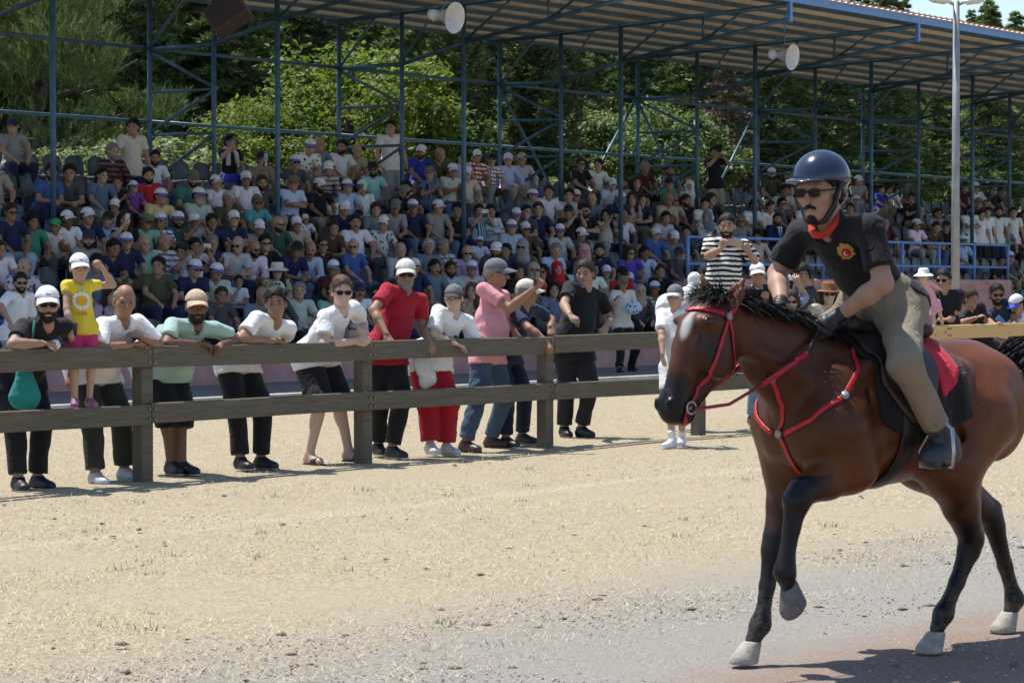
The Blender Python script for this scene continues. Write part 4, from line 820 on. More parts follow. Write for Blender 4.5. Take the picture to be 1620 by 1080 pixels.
CROWD = """24 218 grey c:navy pt:navy p:knees|75 263 blue h:full b pt:navy p:lean|95 266 darkgrey h:full p:lean|-4 258 beige h:full p:knees|177 235 maroon mt:stripe_grey h:grey b L p:knees|222 216 offwhite h:full s|231 236 white b p:knees|238 272 red b h:full p:knees|294 272 green c:camo b p:lean|183 283 black h:full k:.82 p:clap|61 332 navy h:full hc:brown g pt:lightdenim p:knees|132 330 white c:white sk:d p:knees|176 319 white c:white k:.82 p:chin|166 337 black f p:call|217 310 purple c:white k:.75 p:knees|249 299 yellow c:white p:knees|226 334 mint c:olive g p:knees|258 332 white mt:check_blue c:white p:cross|289 334 palegrey c:white p:phone
118 379 offwhite c:green k:.8 sk:c p:knees|106 360 green h:curly sk:c k:.9 p:knees|149 363 lightblue c:black b bc:grey p:knees|196 372 grey c:navy b p:knees|249 379 mint h:bald p:knees|250 403 palegrey mt:stripe_grey h:balding hc:grey p:knees|201 403 navy h:full p:lean|284 379 white h:full p:phone|279 410 skyblue h:full k:.85 p:phone|36 424 palegrey mt:print_dark h:balding hc:grey p:knees|2 383 white h:full k:.9 p:knees
309 299 palegrey L c:white b bc:white p:cross|345 277 white c:white k:.92 p:knees|365 232 black h:full pt:royal p:call w|417 245 khaki L c:black b p:call|360 308 olive hc:white h:full p:knees|391 301 white c:white p:knees|408 332 turquoise c:olive g p:knees|354 337 navy c:white p:cross|464 271 darkgrey c:white g p:knees|478 225 white mt:print_dark c:white p:lean|501 216 bluegrey h:bald p:knees|512 252 cream mt:stripe_grey L c:white p:lean|457 305 skyblue c:olive p:cross|446 341 darkgreen h:bald g b p:knees|487 333 white mt:print_dark c:white k:.66 p:knees|510 305 black c:white b p:knees|474 379 skyblue L h:bald m p:lean|503 403 black g h:full p:knees|438 412 sand mt:print_dark hat:sunhat f g p:chin|410 401 black g h:full p:knees|420 377 navy c:black p:lean|389 381 white L h:bald g b p:lean|355 379 palegrey g h:balding p:lean|331 377 navy hc:grey h:hair p:clap|536 339 navy c:white p:lean
551 223 sand h:bald p:lean|547 248 white b h:full p:knees|594 281 cyan hat:brimmed_hat htc:black g b p:knees|624 223 white h:full s|624 286 black c:grey b p:lean|667 254 royal c:white b p:knees|681 230 olive h:bald p:lean|682 281 bluegrey mt:stripe_navy c:grey p:clap|709 286 palegrey c:white p:clap|739 288 offwhite c:white p:knees|743 252 white mt:check_red c:white p:knees|742 232 lightblue h:full p:knees|766 257 white mt:check_navy c:black m p:knees|568 308 white c:white p:call|617 312 grey c:grey p:lean|541 326 white c:navy k:.72 p:knees|563 350 black c:black k:.75 p:knees|601 343 palegrey mt:print_leaf c:white p:knees|566 368 white h:hair m p:knees bk|628 379 palegrey L h:balding hc:grey p:lean|562 403 blue g h:balding p:knees|679 377 bluegrey hc:white h:full p:knees|702 379 palegrey mt:check_navy hc:grey h:hair m p:cross|727 379 lilac L h:balding hc:white b bc:white g p:lean|692 414 bluegrey h:full m p:knees|759 368 white k:.68 c:white p:knees|772 379 darkgrey c:white b p:lean|767 337 cyan mt:stripe_navy h:full p:phone|663 412 navy c:white p:knees
783 319 white L h:full p:cross|806 263 skyblue L c:white p:knees|829 265 palegrey L c:beige p:knees|819 352 lightblue c:white p:knees|829 321 darkgrey h:hair p:chin|870 297 white h:full p:knees|885 321 palegrey h:full p:chin|922 272 black g h:full p:knees|940 272 white h:full p:knees|958 297 skyblue c:white p:lean|982 277 grey h:full b p:knees|924 323 bluegrey h:bald p:lean|901 341 black c:black p:phone|931 348 black g b p:cross|961 352 offwhite mt:dots f p:phone|987 350 white h:balding p:knees|977 319 navy c:white p:lean|990 303 pink f p:chin|1003 301 black f hc:brown p:knees|1010 326 navy h:hair p:chin|822 379 brown c:white g p:knees|860 383 skyblue hc:grey h:hair p:lean|888 374 palegrey c:white p:knees|924 388 maroon sc:pink p:chin|1002 388 violet f hc:brown g p:knees|829 410 darkgrey sc:grey g p:knees|850 412 black h:full p:knees|858 421 orange sc:beige g p:knees|836 421 darkgrey h:full k:.75 p:knees|872 416 black g f p:knees|886 423 black sc:red p:knees|901 414 palegrey sc:bluegrey g p:knees|976 414 red c:black p:lean|991 423 lilac c:white k:.85 p:knees|1015 412 skyblue h:full p:knees
1020 272 maroon hc:grey h:hair p:knees|1058 277 bluegrey h:full b p:knees|1054 301 green mt:print_dark c:black p:chin|1089 299 offwhite sc:white p:knees|1089 313 black b h:full p:knees|1104 308 black f p:knees|1135 252 black h:full s p:stand_phone|1056 328 beige h:bald p:lean|1075 328 beige g hc:grey h:hair p:knees|1102 323 white h:full p:lean|1119 334 palegrey mt:print_leaf sc:bluegrey p:knees|1041 354 palegrey h:full p:lean|1034 377 blue c:white p:knees|1042 416 black h:hair p:knees|1069 414 darkgrey c:navy b bc:grey p:knees|1189 301 bluegrey h:full p:knees|1218 281 olive c:white b p:knees|1235 303 palegrey h:full p:lean|1251 310 sand f hc:brown p:knees|1183 334 white b h:full p:lean|1211 334 white L h:hair p:lean|1174 354 grey g hc:grey p:knees|1202 363 offwhite L h:curly p:knees|1229 354 navy L b h:hair tie p:knees|1240 334 darkgrey g h:full p:knees|1247 285 beige h:bald p:knees
301 441 navy c:white g p:lean|373 428 white h:full k:.72 p:chin|394 454 bluegrey h:bald p:lean|470 454 palegrey hc:grey h:hair p:knees|447 449 darkgrey sc:palegrey mt2:print_leaf g p:knees|489 476 offwhite h:full k:.62 p:knees|566 460 white c:navy m p:knees|519 449 mint g h:full p:knees|703 444 palegrey h:full b p:knees|737 449 beige mt:print_dark f hc:light p:chin|968 450 orange b h:full p:lean|1010 457 darkgrey sc:sand p:knees|1035 450 white mt:check_green c:white p:knees|903 432 white h:hair p:knees|165 452 lilac f p:lean|345 452 darkgrey h:hair p:knees|630 446 palegrey c:navy p:knees|600 455 navy g h:full p:knees|770 447 black f p:knees|800 452 maroon h:hair p:lean|875 455 bluegrey f p:knees|245 440 olive h:full p:knees|1060 455 navy h:hair b p:knees
1395 304 royal h:full k:.8 p:knees|1408 302 palegrey h:full k:.8 p:knees|1427 293 darkgrey c:black p:knees|1423 311 white f k:.62 s pt:pink|1437 318 black h:full p:clap|1451 357 white c:white g p:knees|1470 366 brown h:hair p:lean|1497 360 black h:full c:black p:knees|1523 299 maroon c:black p:knees|1545 298 white c:white p:knees|1570 302 black g h:full p:knees|1586 306 darkgrey g h:full p:knees|1542 320 maroon c:camo p:knees|1533 335 white g b s pt:black p:stand_cross|1551 345 white h:full k:.92 s pt:black|1566 340 white h:hair s pt:black|1585 334 white b h:full s pt:navy|1599 338 white h:hair s pt:black|1524 390 lightblue c:white p:knees|1574 418 black h:hair p:lean|1602 417 darkgrey c:white p:knees|1617 304 grey c:white p:lean|1359 288 grey c:white p:clap|1356 314 bluegrey c:white k:.85 p:knees|1402 355 maroon h:bald p:knees|1618 345 navy h:full p:knees|1612 375 maroon h:hair p:knees|1275 330 white c:white p:knees|1300 352 navy h:full p:knees|1335 360 grey h:hair p:knees|1345 330 beige h:full p:knees|1590 372 bluegrey h:hair p:knees|1480 330 grey h:full p:knees|1375 352 palegrey c:white p:knees
135 352 navy h:full p:knees|160 283 bluegrey h:full p:knees|275 356 darkgreen h:hair b p:knees|320 341 navy h:full p:knees|370 352 grey h:full p:lean|415 300 darkgrey h:hair b p:knees|466 345 sand c:white p:knees|520 372 brown h:full p:lean|545 300 lightblue h:hair p:knees|585 330 bluegrey h:full p:lean|655 340 navy h:hair p:knees|645 312 maroon h:full b p:knees|690 345 grey c:white p:knees|720 330 black h:full p:lean|800 345 olive h:hair p:lean|845 350 navy h:full p:knees|850 300 bluegrey h:hair p:knees|905 300 maroon c:white p:knees|910 378 darkgrey h:full p:lean|950 384 navy h:full b p:knees|945 415 grey h:hair p:knees|1075 360 darkgrey h:full p:knees|1065 385 bluegrey h:hair p:lean|800 408 navy h:full p:knees|745 412 palegrey h:hair hc:grey p:knees|620 412 black h:full p:lean|530 410 maroon h:hair p:knees|325 412 palegrey c:white p:lean|228 372 navy h:full p:knees|150 420 bluegrey h:full p:knees"""
def seated_y(x, k, hz): p = px_t(x, 450, ROWT[k]); return HZ-(ROWZ[k]+hz-CH)/p[1]*F
people = []; rc = random.Random(5)
for li, line in enumerate(CROWD.split('\n')):
    for ei, ent in enumerate(line.split('|')):
        tk = ent.split(); x, y, sh = float(tk[0]), float(tk[1]), tk[2]; f = {}
        for q in tk[3:]:
            a, _, b2 = q.partition(':'); f[a] = b2 or True
        if li == 8 and ei % 2 == 0 and 'c' not in f: f['c'] = 'white'
        ks = float(f.get('k', 1)); stand = 's' in f; hz = (1.64 if stand else 1.23)*ks if stand else .43+.80*ks
        k = min(range(8), key=lambda k: abs(seated_y(x, k, hz)-y)); s = to_st(px_t(x, 450, ROWT[k]))[0]
        people.append(dict(x=x, y=y, sh=sh, f=f, k=k, s=s, g=ks*rc.uniform(1.0, 1.08), stand=stand))
for it in range(30):                                   # nobody sits in a neighbour's lap
    for k in range(8):
        row = sorted([p for p in people if p['k'] == k], key=lambda p: p['s'])
        for a, b2 in zip(row[:-1], row[1:]):
            gap = b2['s']-a['s']; need = .47*(a['g']+b2['g'])/2
            if gap < need: d = (need-gap)/2*.6; a['s'] -= d; b2['s'] += d
seatm = objcol('seat_plastic', rough=.4, var=.12, scale=6, bmp=.04, spec=.45)
def seat_mesh():
    prof = [(.20, .40), (.18, .425), (.10, .425), (0, .415), (-.14, .425), (-.20, .46), (-.235, .56), (-.255, .68), (-.265, .80), (-.262, .835)]; V = []; n = 7
    for j, (y, z) in enumerate(prof):
        wd = [.19, .21, .215, .215, .21, .21, .215, .215, .185, .12][j]
        for i in range(n):
            u = (i/(n-1)-.5)*2; V.append((u*wd, y+(.05*u*u if j > 5 else 0), z+(.035*u*u if j < 6 else -.02*u*u*(j > 7))))
    m = len(V); Qd = []
    V += [(x, y-.018*(j0 > 5), z-.022*(j0 <= 5)) for (x, y, z), j0 in zip(V, [j for j in range(len(prof)) for _ in range(n)])]
    for j in range(len(prof)-1):
        for i in range(n-1): a = j*n+i; Qd += [(a, a+n, a+n+1, a+1), (m+a, m+a+1, m+a+n+1, m+a+n)]
        a = j*n; Qd += [(a, m+a, m+a+n, a+n), (a+n-1, a+2*n-1, m+a+2*n-1, m+a+n-1)]
    for i in range(n-1): a = (len(prof)-1)*n+i; Qd += [(a, m+a, m+a+1, a+1), (i, i+1, m+i+1, m+i)]
    V += [(-.04, .08, 0), (.04, .08, 0), (.04, -.08, 0), (-.04, -.08, 0), (-.04, .08, .41), (.04, .08, .41), (.04, -.08, .41), (-.04, -.08, .41)]; q = 2*m; Qd += [(q, q+1, q+5, q+4), (q+1, q+2, q+6, q+5), (q+2, q+3, q+7, q+6), (q+3, q, q+4, q+7)]
    return mesh_np('seat', V, Qd)
SEAT = seat_mesh(); nseat = 0; rs = random.Random(9); spare = []
FACE = math.atan2(-VT[0]*-1, VT[1]*-1)                 # turn that looks from the stand to the track
TOT = math.atan2(VT[0], -VT[1])
def face_rz(d): return math.atan2(-d[0], d[1])
RZN = face_rz(-VT)
for k in range(8):
    row = sorted([p['s'] for p in people if p['k'] == k and not p['stand']]); slots = []
    lo = to_st(px_t(-30, 450, ROWT[k]))[0]; hi = to_st(px_t(1640, 450, ROWT[k]))[0]; pts = [lo-.3]+row+[hi+.3]
    for a, b2 in zip(pts[:-1], pts[1:]):
        n = int((b2-a)/.5)-1
        for i in range(n): slots.append((a+(b2-a)*(i+1)/(n+1), True))
    slots += [(s, False) for s in row]
    for s, emp in slots: spare.append((0 if emp else 1, k, s))
spare.sort(key=lambda q: (q[0], -q[1], q[2])); MBS = []
colr = [(.085, .10, .12), (.075, .09, .115), (.10, .11, .125), (.12, .12, .12)]
for i, (e, k, s) in enumerate(spare):
    p = ST(s, ROWT[k]+.04, ROWZ[k])
    if i < 296:
        lab = ('empty grey plastic seat in the top row of the stand' if k == 7 else f'empty dark grey plastic seat in {ROWW[k]} of the stand') if e == 0 else 'dark grey plastic seat under a seated spectator'
        c = rs.choice(colr); blue = (k in (1, 2) and e == 0 and to_st(px_t(60, 450, ROWT[k]))[0] > s)
        if blue: c = (.06, .16, .42); lab = 'bright blue plastic seat near the left end of the stand'
        if abs(s-to_st(px_t(655, 450, ROWT[k]))[0]) < .3 and k == 5: c = (.16, .30, .22); lab = 'pale green plastic seat among grey ones'
        o = link('stadium_seat', SEAT, 'seat_plastic', None, c); o.location = p; o.rotation_euler = (0, 0, RZN)
        tag(o, lab, 'seat', 'blue seats' if blue else 'green seat' if 'green' in lab else 'empty top row seats' if e == 0 and k == 7 else f'empty grey seats of {ROWW[k]}' if e == 0 else 'occupied seats')
    else: MBS.append(p)
if MBS:
    co = np.array([v.co for v in SEAT.vertices]); fq = np.array([list(pl.vertices) for pl in SEAT.polygons]); cz, sz = math.cos(RZN), math.sin(RZN); co = np.stack([co[:, 0]*cz-co[:, 1]*sz, co[:, 0]*sz+co[:, 1]*cz, co[:, 2]], 1)
    V = np.concatenate([co+p for p in MBS]); Qd = np.concatenate([fq+i*len(co) for i in range(len(MBS))]); o = stuff(link('further_seats', mesh_np('further_seats', V, Qd), 'seat_plastic', None, (.09, .10, .12))); tag(o, 'dark grey plastic seats hidden under spectators of the lower rows', 'seats')
LABS = {}
POSW = dict(knees='sitting', lean='leaning forward', cross='with folded arms', phone='holding a phone up', chin='with hand at chin', clap='hands together', call='raising one hand', stand='standing', stand_phone='standing, filming', stand_cross='standing arms folded')
PHONE = MB().box((-.038, -.005, -.078), (.038, .005, .078)).mesh('phone')
TIE = MB().add([(-.02, 0, 0), (.02, 0, 0), (.03, .03, -.28), (0, .035, -.33), (-.03, .03, -.28), (-.02, -.01, 0), (.02, -.01, 0)], [(0, 1, 2, 3, 4)]).mesh('tie')
for p in people:
    f = p['f']; pose = f.get('p', 'stand' if p['stand'] else 'knees'); rr2 = rc.random(); yaw = 0 if rr2 < .25 else 1 if rr2 < .7 else 2; vd = crowd_variant(pose, yaw)
    pt = ST(p['s'], ROWT[p['k']]+.02, ROWZ[p['k']]); tocam = nrm(np.array([-pt[0], -pt[1]])); n2 = -VT; wgt = rc.uniform(.25, .6); d = nrm(n2*(1-wgt)+tocam*wgt)
    col = CL[p['sh']]; mt = f.get('mt', 'cloth'); cw = CW.get(p['sh'], p['sh']); garment = 'long-sleeved shirt' if 'L' in f else 'shirt'
    if 'tie' in f: garment = 'suit'
    head = f"{f['c']} cap" if 'c' in f else 'wide sun hat' if f.get('hat') == 'sunhat' else 'dark brimmed hat' if 'hat' in f else f"{CW.get(f.get('sc'), f.get('sc'))} headscarf" if 'sc' in f else 'long hair' if 'f' in f else 'bald head' if f.get('h') == 'bald' else 'thin hair' if f.get('h') == 'balding' else 'curly hair' if f.get('h') == 'curly' else {'grey': 'grey hair', 'white': 'white hair', 'brown': 'brown hair'}.get(f.get('hc'), 'dark hair')
    ex = 'and beard' if 'b' in f else 'and sunglasses' if 'g' in f else 'and moustache' if 'm' in f else ''
    pw = PATW.get(mt, ''); lab = f"{'child' if p['g'] < .86 else 'spectator'} in {pw+' ' if pw else ''}{cw} {garment}, {head} {ex} {POSW[pose]} in {ROWW[p['k']]}".replace('  ', ' ')
    if len(lab.split()) > 16: lab = lab.replace(' '+ex, '') if ex else lab
    if len(lab.split()) > 16: lab = lab.replace('long-sleeved ', '')
    if len(lab.split()) > 16: lab = lab.replace(' '+POSW[pose], '')
    r = thing('person', lab, 'person', pt, face_rz(d), 'spectators in the grandstand'); r.rotation_euler = (rc.uniform(-.06, .04) if not p['stand'] else 0, rc.uniform(-.06, .06), face_rz(d)); r.scale = (p['g']*rc.uniform(.97, 1.10),)*2+(p['g'],)
    if 'bk' in f: r.scale.x *= 1.15; r.scale.y *= 1.1
    if not p['stand'] and p['g'] < .9: r.location.z += (.43*(1-p['g']))    # a child's feet hang off the seat
    sk = SKINS[f.get('sk', rc.choice('aabbbc'))]; fem = 'f' in f or 'sc' in f
    if fem: sk = SKINS['a']
    link('body', vd['body'], 'skin', r, sk); link('shirt', vd['long' if 'L' in f or 'sc' in f or 'tie' in f else 'short'], mt, r, tuple(min(1, c*rc.uniform(.88, 1.08)) for c in col))
    pc = CL[f['pt']] if 'pt' in f else CL[rc.choice(['black', 'navy', 'denim', 'darkgrey', 'khaki', 'grey', 'beige', 'denim'])]; link('trousers', vd['pants'], 'cloth', r, pc)
    sc2 = rc.choice([(.02, .02, .02), (.6, .6, .6), (.08, .05, .03)]); link('shoe', vd['shoeL'], 'leather', r, sc2); link('shoe', vd['shoeR'], 'leather', r, sc2)
    hm = {'full': 'hair_full', 'bald': 'bald', 'balding': 'hair_balding', 'curly': 'hair_curly', 'hair': 'hair', 'grey': 'hair'}
    stl = dict(hair='hair_long' if 'f' in f else hm.get(f.get('h', 'hair'), 'hair'), hairc=f.get('hc', 'grey' if f.get('h') == 'grey' else rc.choice(['black', 'black', 'brown'])), cap=f.get('c'), hat=f.get('hat'), glasses='g' in f, beard='beard' if 'b' in f else 'moustache' if 'm' in f else None)
    if f.get('h') == 'balding' and 'hc' not in f: stl['hairc'] = 'grey'
    if 'htc' in f: stl['hatc'] = (.02, .02, .02)
    if 'bc' in f: stl['beardc'] = f['bc']
    if f.get('c') == 'white': stl['brimc'] = rc.choice([(.74, .74, .78), (.74, .74, .78), (.16, .17, .45)])
    if 'sc' in f: stl['scarf'] = CL.get(f['sc'], (.5, .5, .5)); stl['scarfm'] = f.get('mt2', 'cloth')
    wear_head(r, vd['J'], stl, False)
    if 'w' in f:
        tw = MB().tube([(-.10, .12, .80), (-.085, .09, .98), (-.06, -.05, 1.07), (.06, -.05, 1.07), (.085, .09, .98), (.10, .13, .76)], .045, 8); tw.build('towel', 'cloth', r, True, (.72, .70, .68))
    if 'tie' in f: link('shirt_front', MB().add([(-.05, .175, 1.02), (.05, .175, 1.02), (.02, .19, .75), (-.02, .19, .75)], [(0, 3, 2, 1)]).mesh('shirt_front'), 'cloth', r, CL['white']); link('tie', MB().add([(-.014, .19, 1.0), (.014, .19, 1.0), (.022, .20, .78), (0, .20, .74), (-.022, .20, .78)], [(0, 4, 3, 2, 1)]).mesh('tie'), 'cloth', r, (.05, .10, .45))
    if pose in ('phone', 'stand_phone', 'call') and not ('f' in f and pose == 'call' and False):
        lc = {'phone': (0, .36, 1.19), 'stand_phone': (0, .36, 1.59), 'call': (.11, .34, 1.21)}[pose]; Mw = Matrix.Translation(pt.tolist()) @ Matrix.Rotation(face_rz(d), 4, 'Z') @ Matrix.Diagonal((*r.scale, 1)); ph = link('phone', PHONE, 'gloss', None, {568: (.25, .6, .3), 417: (.1, .4, .65)}.get(int(p['x']), rc.choice([(.02, .02, .025), (.02, .02, .025), (.5, .5, .48)])))
        ph.location = Mw @ Vector(lc); ph.rotation_euler = (-.15, math.radians(90) if pose != 'call' else 0, face_rz(d)); tag(ph, f"phone held up by spectator in {pw+' ' if pw else ''}{cw} {garment} and {head}", 'phone', 'phones held by spectators')
# ------------------------------------------------------------------ people at the fence, one by one
def person_at(label, head, th, feet, tf, g=1., yaw=0., pitch=-.08, tilt=0., fwd=0., cfw=None, hands=None, style=None, shirt=None, pants=None, shoes=None, bulk=1., hs=1., zf=0., res=.0095, group='people at the fence', sw=1., legpole=None, neckoff=(0, 0), pel=None, seed=0, category='person'):
    """head: photograph position of the head centre at depth th; feet: columns of the right and left foot at depth tf.
    yaw/fwd: turn of face/body away from the viewer, + to the viewer's right; hands: side -> dict(el=(x,y,t), at=(x,y,t), ...)"""
    H = px_t(head[0], head[1], th); vd = nrm([-H[0], -H[1], 0]); side = np.array([-vd[1], vd[0], 0])      # viewer's right seen from the person's front
    def turn(a, dz=0): v = vd*math.cos(a)+side*math.sin(a); return np.array([v[0], v[1], dz])
    hf = turn(math.radians(yaw), pitch); hup = nrm(np.array([0, 0, 1.])+side*tilt)
    bf = turn(math.radians(fwd)); neck = H-nrm(np.array([0, 0, 1.])+side*tilt*.5)*.140*g*(.5+.5*hs)-nrm(hf*[1, 1, 0])*.03*g+side*neckoff[0]-vd*neckoff[1]
    fR = px_t(feet[0], 450, tf if np.isscalar(tf) else tf[0]); fL = px_t(feet[1], 450, tf if np.isscalar(tf) else tf[1]); fR[2] = fL[2] = zf
    if zf == 0:
        for q in (fR, fL): q[2] = ground_z(*to_st(q))
    mid = (fR+fL)/2
    if pel is None:
        back = -bf; zp = .93*g+zf; pv = mid.copy()
        for it in range(6):
            lat = neck-mid; lat = side*np.dot(lat, side)*.2; dz = neck[2]-zp; base = mid+lat; rel = base-neck; rel[2] = 0
            # distance behind the neck that keeps the spine's length
            perp = rel-back*np.dot(rel, back); d2 = (.53*g)**2-dz*dz-perp @ perp; db = math.sqrt(max(d2, 0)); pv = neck+perp+back*db; pv[2] = zp
            hz = max(np.linalg.norm((pv-fR)[:2]), np.linalg.norm((pv-fL)[:2]))-.03; zp = zf+min(.93*g, math.sqrt(max((.856*g)**2-hz*hz, .3))+.085*g)
        pv[2] = zp
    else: pv = px_t(*pel)
    hh = {}
    for sd, h in (hands or {}).items():
        h = dict(h); h['at'] = px_t(*h['at']) if len(h['at']) == 3 else h['at']; hh[sd] = h
        for q in ('dir', 'palm', 'pole'):
            if q in h: v = h[q]; h[q] = side*v[0]+vd*v[1]+np.array([0, 0, v[2]])          # right, towards viewer, up
    tf2 = turn(math.radians(fwd))
    fd = {sd: dict(at=q, dir=tf2+side*(-.25 if sd == 'R' else .25), pole=bf+(side*(-.15 if sd == 'R' else .15))) for sd, q in (('R', fR), ('L', fL))}
    J = skeleton(pv, neck, bf, H, hf, g, hup, cfwd=turn(math.radians(cfw)) if cfw is not None else None, hands=hh, feet=fd, sw=sw); J['hs'] = hs
    for sd, h in hh.items():
        if 'el' in h:
            J['el'+sd] = px_t(*h['el'])
            d = J['el'+sd]-J['sh'+sd]; ln = np.linalg.norm(d); J['el'+sd] = J['sh'+sd]+d/ln*min(max(ln, .24*g), .31*g); at = h['at']; d = at-J['el'+sd]; ln = np.linalg.norm(d); J['wr'+sd] = J['el'+sd]+d/ln*min(max(ln, .20*g), .28*g)
            hd = nrm(h.get('dir', J['wr'+sd]-J['el'+sd])); pn = np.array(h.get('palm', (0, 0, -1.)), float); J['hd'+sd] = hd; J['pn'+sd] = nrm(pn-hd*np.dot(pn, hd))
    st = dict(style or {}); org = mid*1.; root = thing('person', label, category, org, 0, group); seed = int(head[0])
    def put(name, S, r2, mat, col, fo=None, amp=0., tint=False):
        V, Q = S.mesh(r2, fo, amp); me = tinted(name, V, Q, J) if tint else mesh_np(name, V, Q); me.vertices.foreach_set('co', (V-org).astype(np.float32).ravel()); return link(name, me, mat, root, col)
    sk = SKINS[st.get('skin', 'b')] if isinstance(st.get('skin', 'b'), str) else st['skin']
    put('body', body_sdf(J, min(bulk, 1.15)), res, 'skin', sk, tint=True)
    s = dict(col=(.8, .8, .8), mat='cloth', sleeve=.66, hem=.13, long=False, loose=.016); s.update(shirt or {})
    so = put('shirt', shirt_sdf(J, bulk*1.04, s['sleeve'], s['hem'], s['loose']*.8, s['long'], max(1., (pants or {}).get('wide', 1.))), res+.001, s['mat'], s['col'], folds(seed, 34), .0055)
    if s.get('collar'):
        up, fc, rc2 = J['up'], J['fc'], J['rc']; nk = J['neck']; C = MB(); pts = []
        for a in np.linspace(-2.75, 2.75, 13): pts.append(nk+up*(.012+.018*abs(a)/2.75*0)*g+(-fc*math.cos(a)+rc2*math.sin(a))*.064*g+fc*.012*g+(-up*.045*g*max(0, abs(a)-1.2)/1.5)-org)
        C.tube(pts, .022*g, 8, flat=([nrm(-fc*math.cos(a)+rc2*math.sin(a)) for a in np.linspace(-2.75, 2.75, 13)], .3)); C.build('collar', s['mat'] if s['mat'] == 'cloth' else 'cloth', so, True, s.get('collarc', s['col']))
        C = MB()
        pk = [nk-up*q*g+fc*(.085+.05*q)*g-org for q in (.045, .10, .16)]; C.tube(pk, .013*g, 6, flat=(fc, .35)); C.build('placket', 'cloth', so, True, tuple(c*.85 for c in s['col']))
    p = dict(col=(.013, .013, .016), mat='cloth', length=.95, loose=.018, wide=1.); p.update(pants or {})
    put('shorts' if p['length'] < .75 else 'trousers', pants_sdf(J, bulk, p['length'], p['loose'], p['wide']), res+.0015, p['mat'], p['col'], folds(seed+5, 30), .008)
    q = dict(col=(.015, .015, .018), sole=(.5, .5, .5), kind='shoe'); q.update(shoes or {})
    for sd in 'LR':
        if q['kind'] == 'slide':
            an, t = J['an'+sd], J['toe'+sd]; c = MB(); c.tube([an-org+np.array([0, 0, -.078*g])-t*.05*g, an-org+np.array([0, 0, -.078*g])+t*.06*g, an-org+np.array([0, 0, -.076*g])+t*.175*g], [.038*g, .042*g, .04*g], 10, flat=((0, 0, 1), .25)); c.tube([an-org+np.array([0, 0, -.06*g])+t*.07*g, an-org+np.array([0, 0, -.05*g])+t*.13*g], [.05*g, .048*g], 12, flat=((0, 0, 1), .75), cap=False); c.build('slide_sandal', 'leather', root, True, q['col']); continue
        S = shoe_sdf(J, sd, .009); o = put('shoe', S, .0095, 'leather', q['col']); an, t = J['an'+sd], J['toe'+sd]; c = MB(); base = an-org+np.array([0, 0, -.076*g]); c.tube([base-t*.058*g, base-t*.02*g, base+t*.06*g, base+t*.15*g, base+t*.178*g], [.03*g, .044*g, .041*g, .045*g, .03*g], 12, flat=((0, 0, 1), .24)); c.build('sole', 'leather', o, True, q['sole'])
        if q.get('socks'): c = MB(); c.tube([an-org+np.array([0, 0, -.01]), an-org+(J['kn'+sd]-an)*.22, an-org+(J['kn'+sd]-an)*.26], [.045*g, .047*g, .048*g], 12); c.build('sock', 'cloth', root, True, q['socks'])
    wear_head(root, J, st, True, org); root['_j'] = 0; del root['_j']
    return root, J, org
FTt = FT-.03
WH = (.80, .80, .81); BK = (.013, .013, .016)
def pt(p, org): return np.asarray(p)-org
LEAN = dict(dir=(.2, .4, -.5))
r1, J1, o1 = person_at('bearded man in black T-shirt, white cap and sunglasses leaning on the fence', (75, 481), 14.42, (28, 58), (14.62, 14.75), 1.05, yaw=5, fwd=32, bulk=1.12,
    hands=dict(R=dict(el=(20, 545, 14.40), at=(66, 543, 14.36), palm=(0, -.2, -1), curl=1.), L=dict(el=(128, 560, 14.75), at=(112, 590, 14.6))), style=dict(cap='white', glasses=True, beard='beard', skin='b', brimc=WH), shirt=dict(col=BK, hem=.2), pants=dict(col=BK), shoes=dict(sole=(.6, .6, .6)))
r2, J2, o2 = person_at('little girl in yellow daisy top and pink shorts standing on the lower rail', (126, 424), 14.50, (118, 141), 14.47, .66, yaw=10, fwd=12, hs=1.32, zf=.622, sw=.85, res=.0085,
    hands=dict(R=dict(el=(106, 510, 14.45), at=(114, 536, 14.36), dir=(.1, .2, -1), palm=(.5, -1, 0), curl=.4), L=dict(el=(186, 451, 14.45), at=(160, 420, 14.43), dir=(-.6, .1, .6), palm=(-.3, -1, 0), curl=.7)), style=dict(cap='white', hair='hair_full', hairc='brown', skin='a'), shirt=dict(col=(.80, .62, .06), hem=.10, sleeve=.34), pants=dict(col=(.62, .04, .15), length=.42, loose=.01), shoes=dict(col=(.30, .12, .22), sole=(.35, .2, .3)), group=None)
r3, J3, o3 = person_at('balding old man in white dotted shirt with forearms crossed on the fence', (197, 478), 14.45, (150, 196), (14.62, 14.66), 1.03, yaw=12, fwd=42, tilt=.08, bulk=1.15,
    hands=dict(R=dict(el=(158, 548, 14.42), at=(205, 545, 14.36), palm=(0, 0, -1), curl=.5), L=dict(el=(243, 538, 14.42), at=(220, 533, 14.37), palm=(0, 0, -1), curl=.5)), style=dict(hair='hair_balding', hairc='grey', skin='c'), shirt=dict(col=(.80, .78, .80), mat='dots', hem=.16, collar=True, sleeve=.85, loose=.024), pants=dict(col=(.035, .042, .032), wide=1.1), shoes=dict(col=(.50, .52, .55), sole=(.7, .7, .7)))
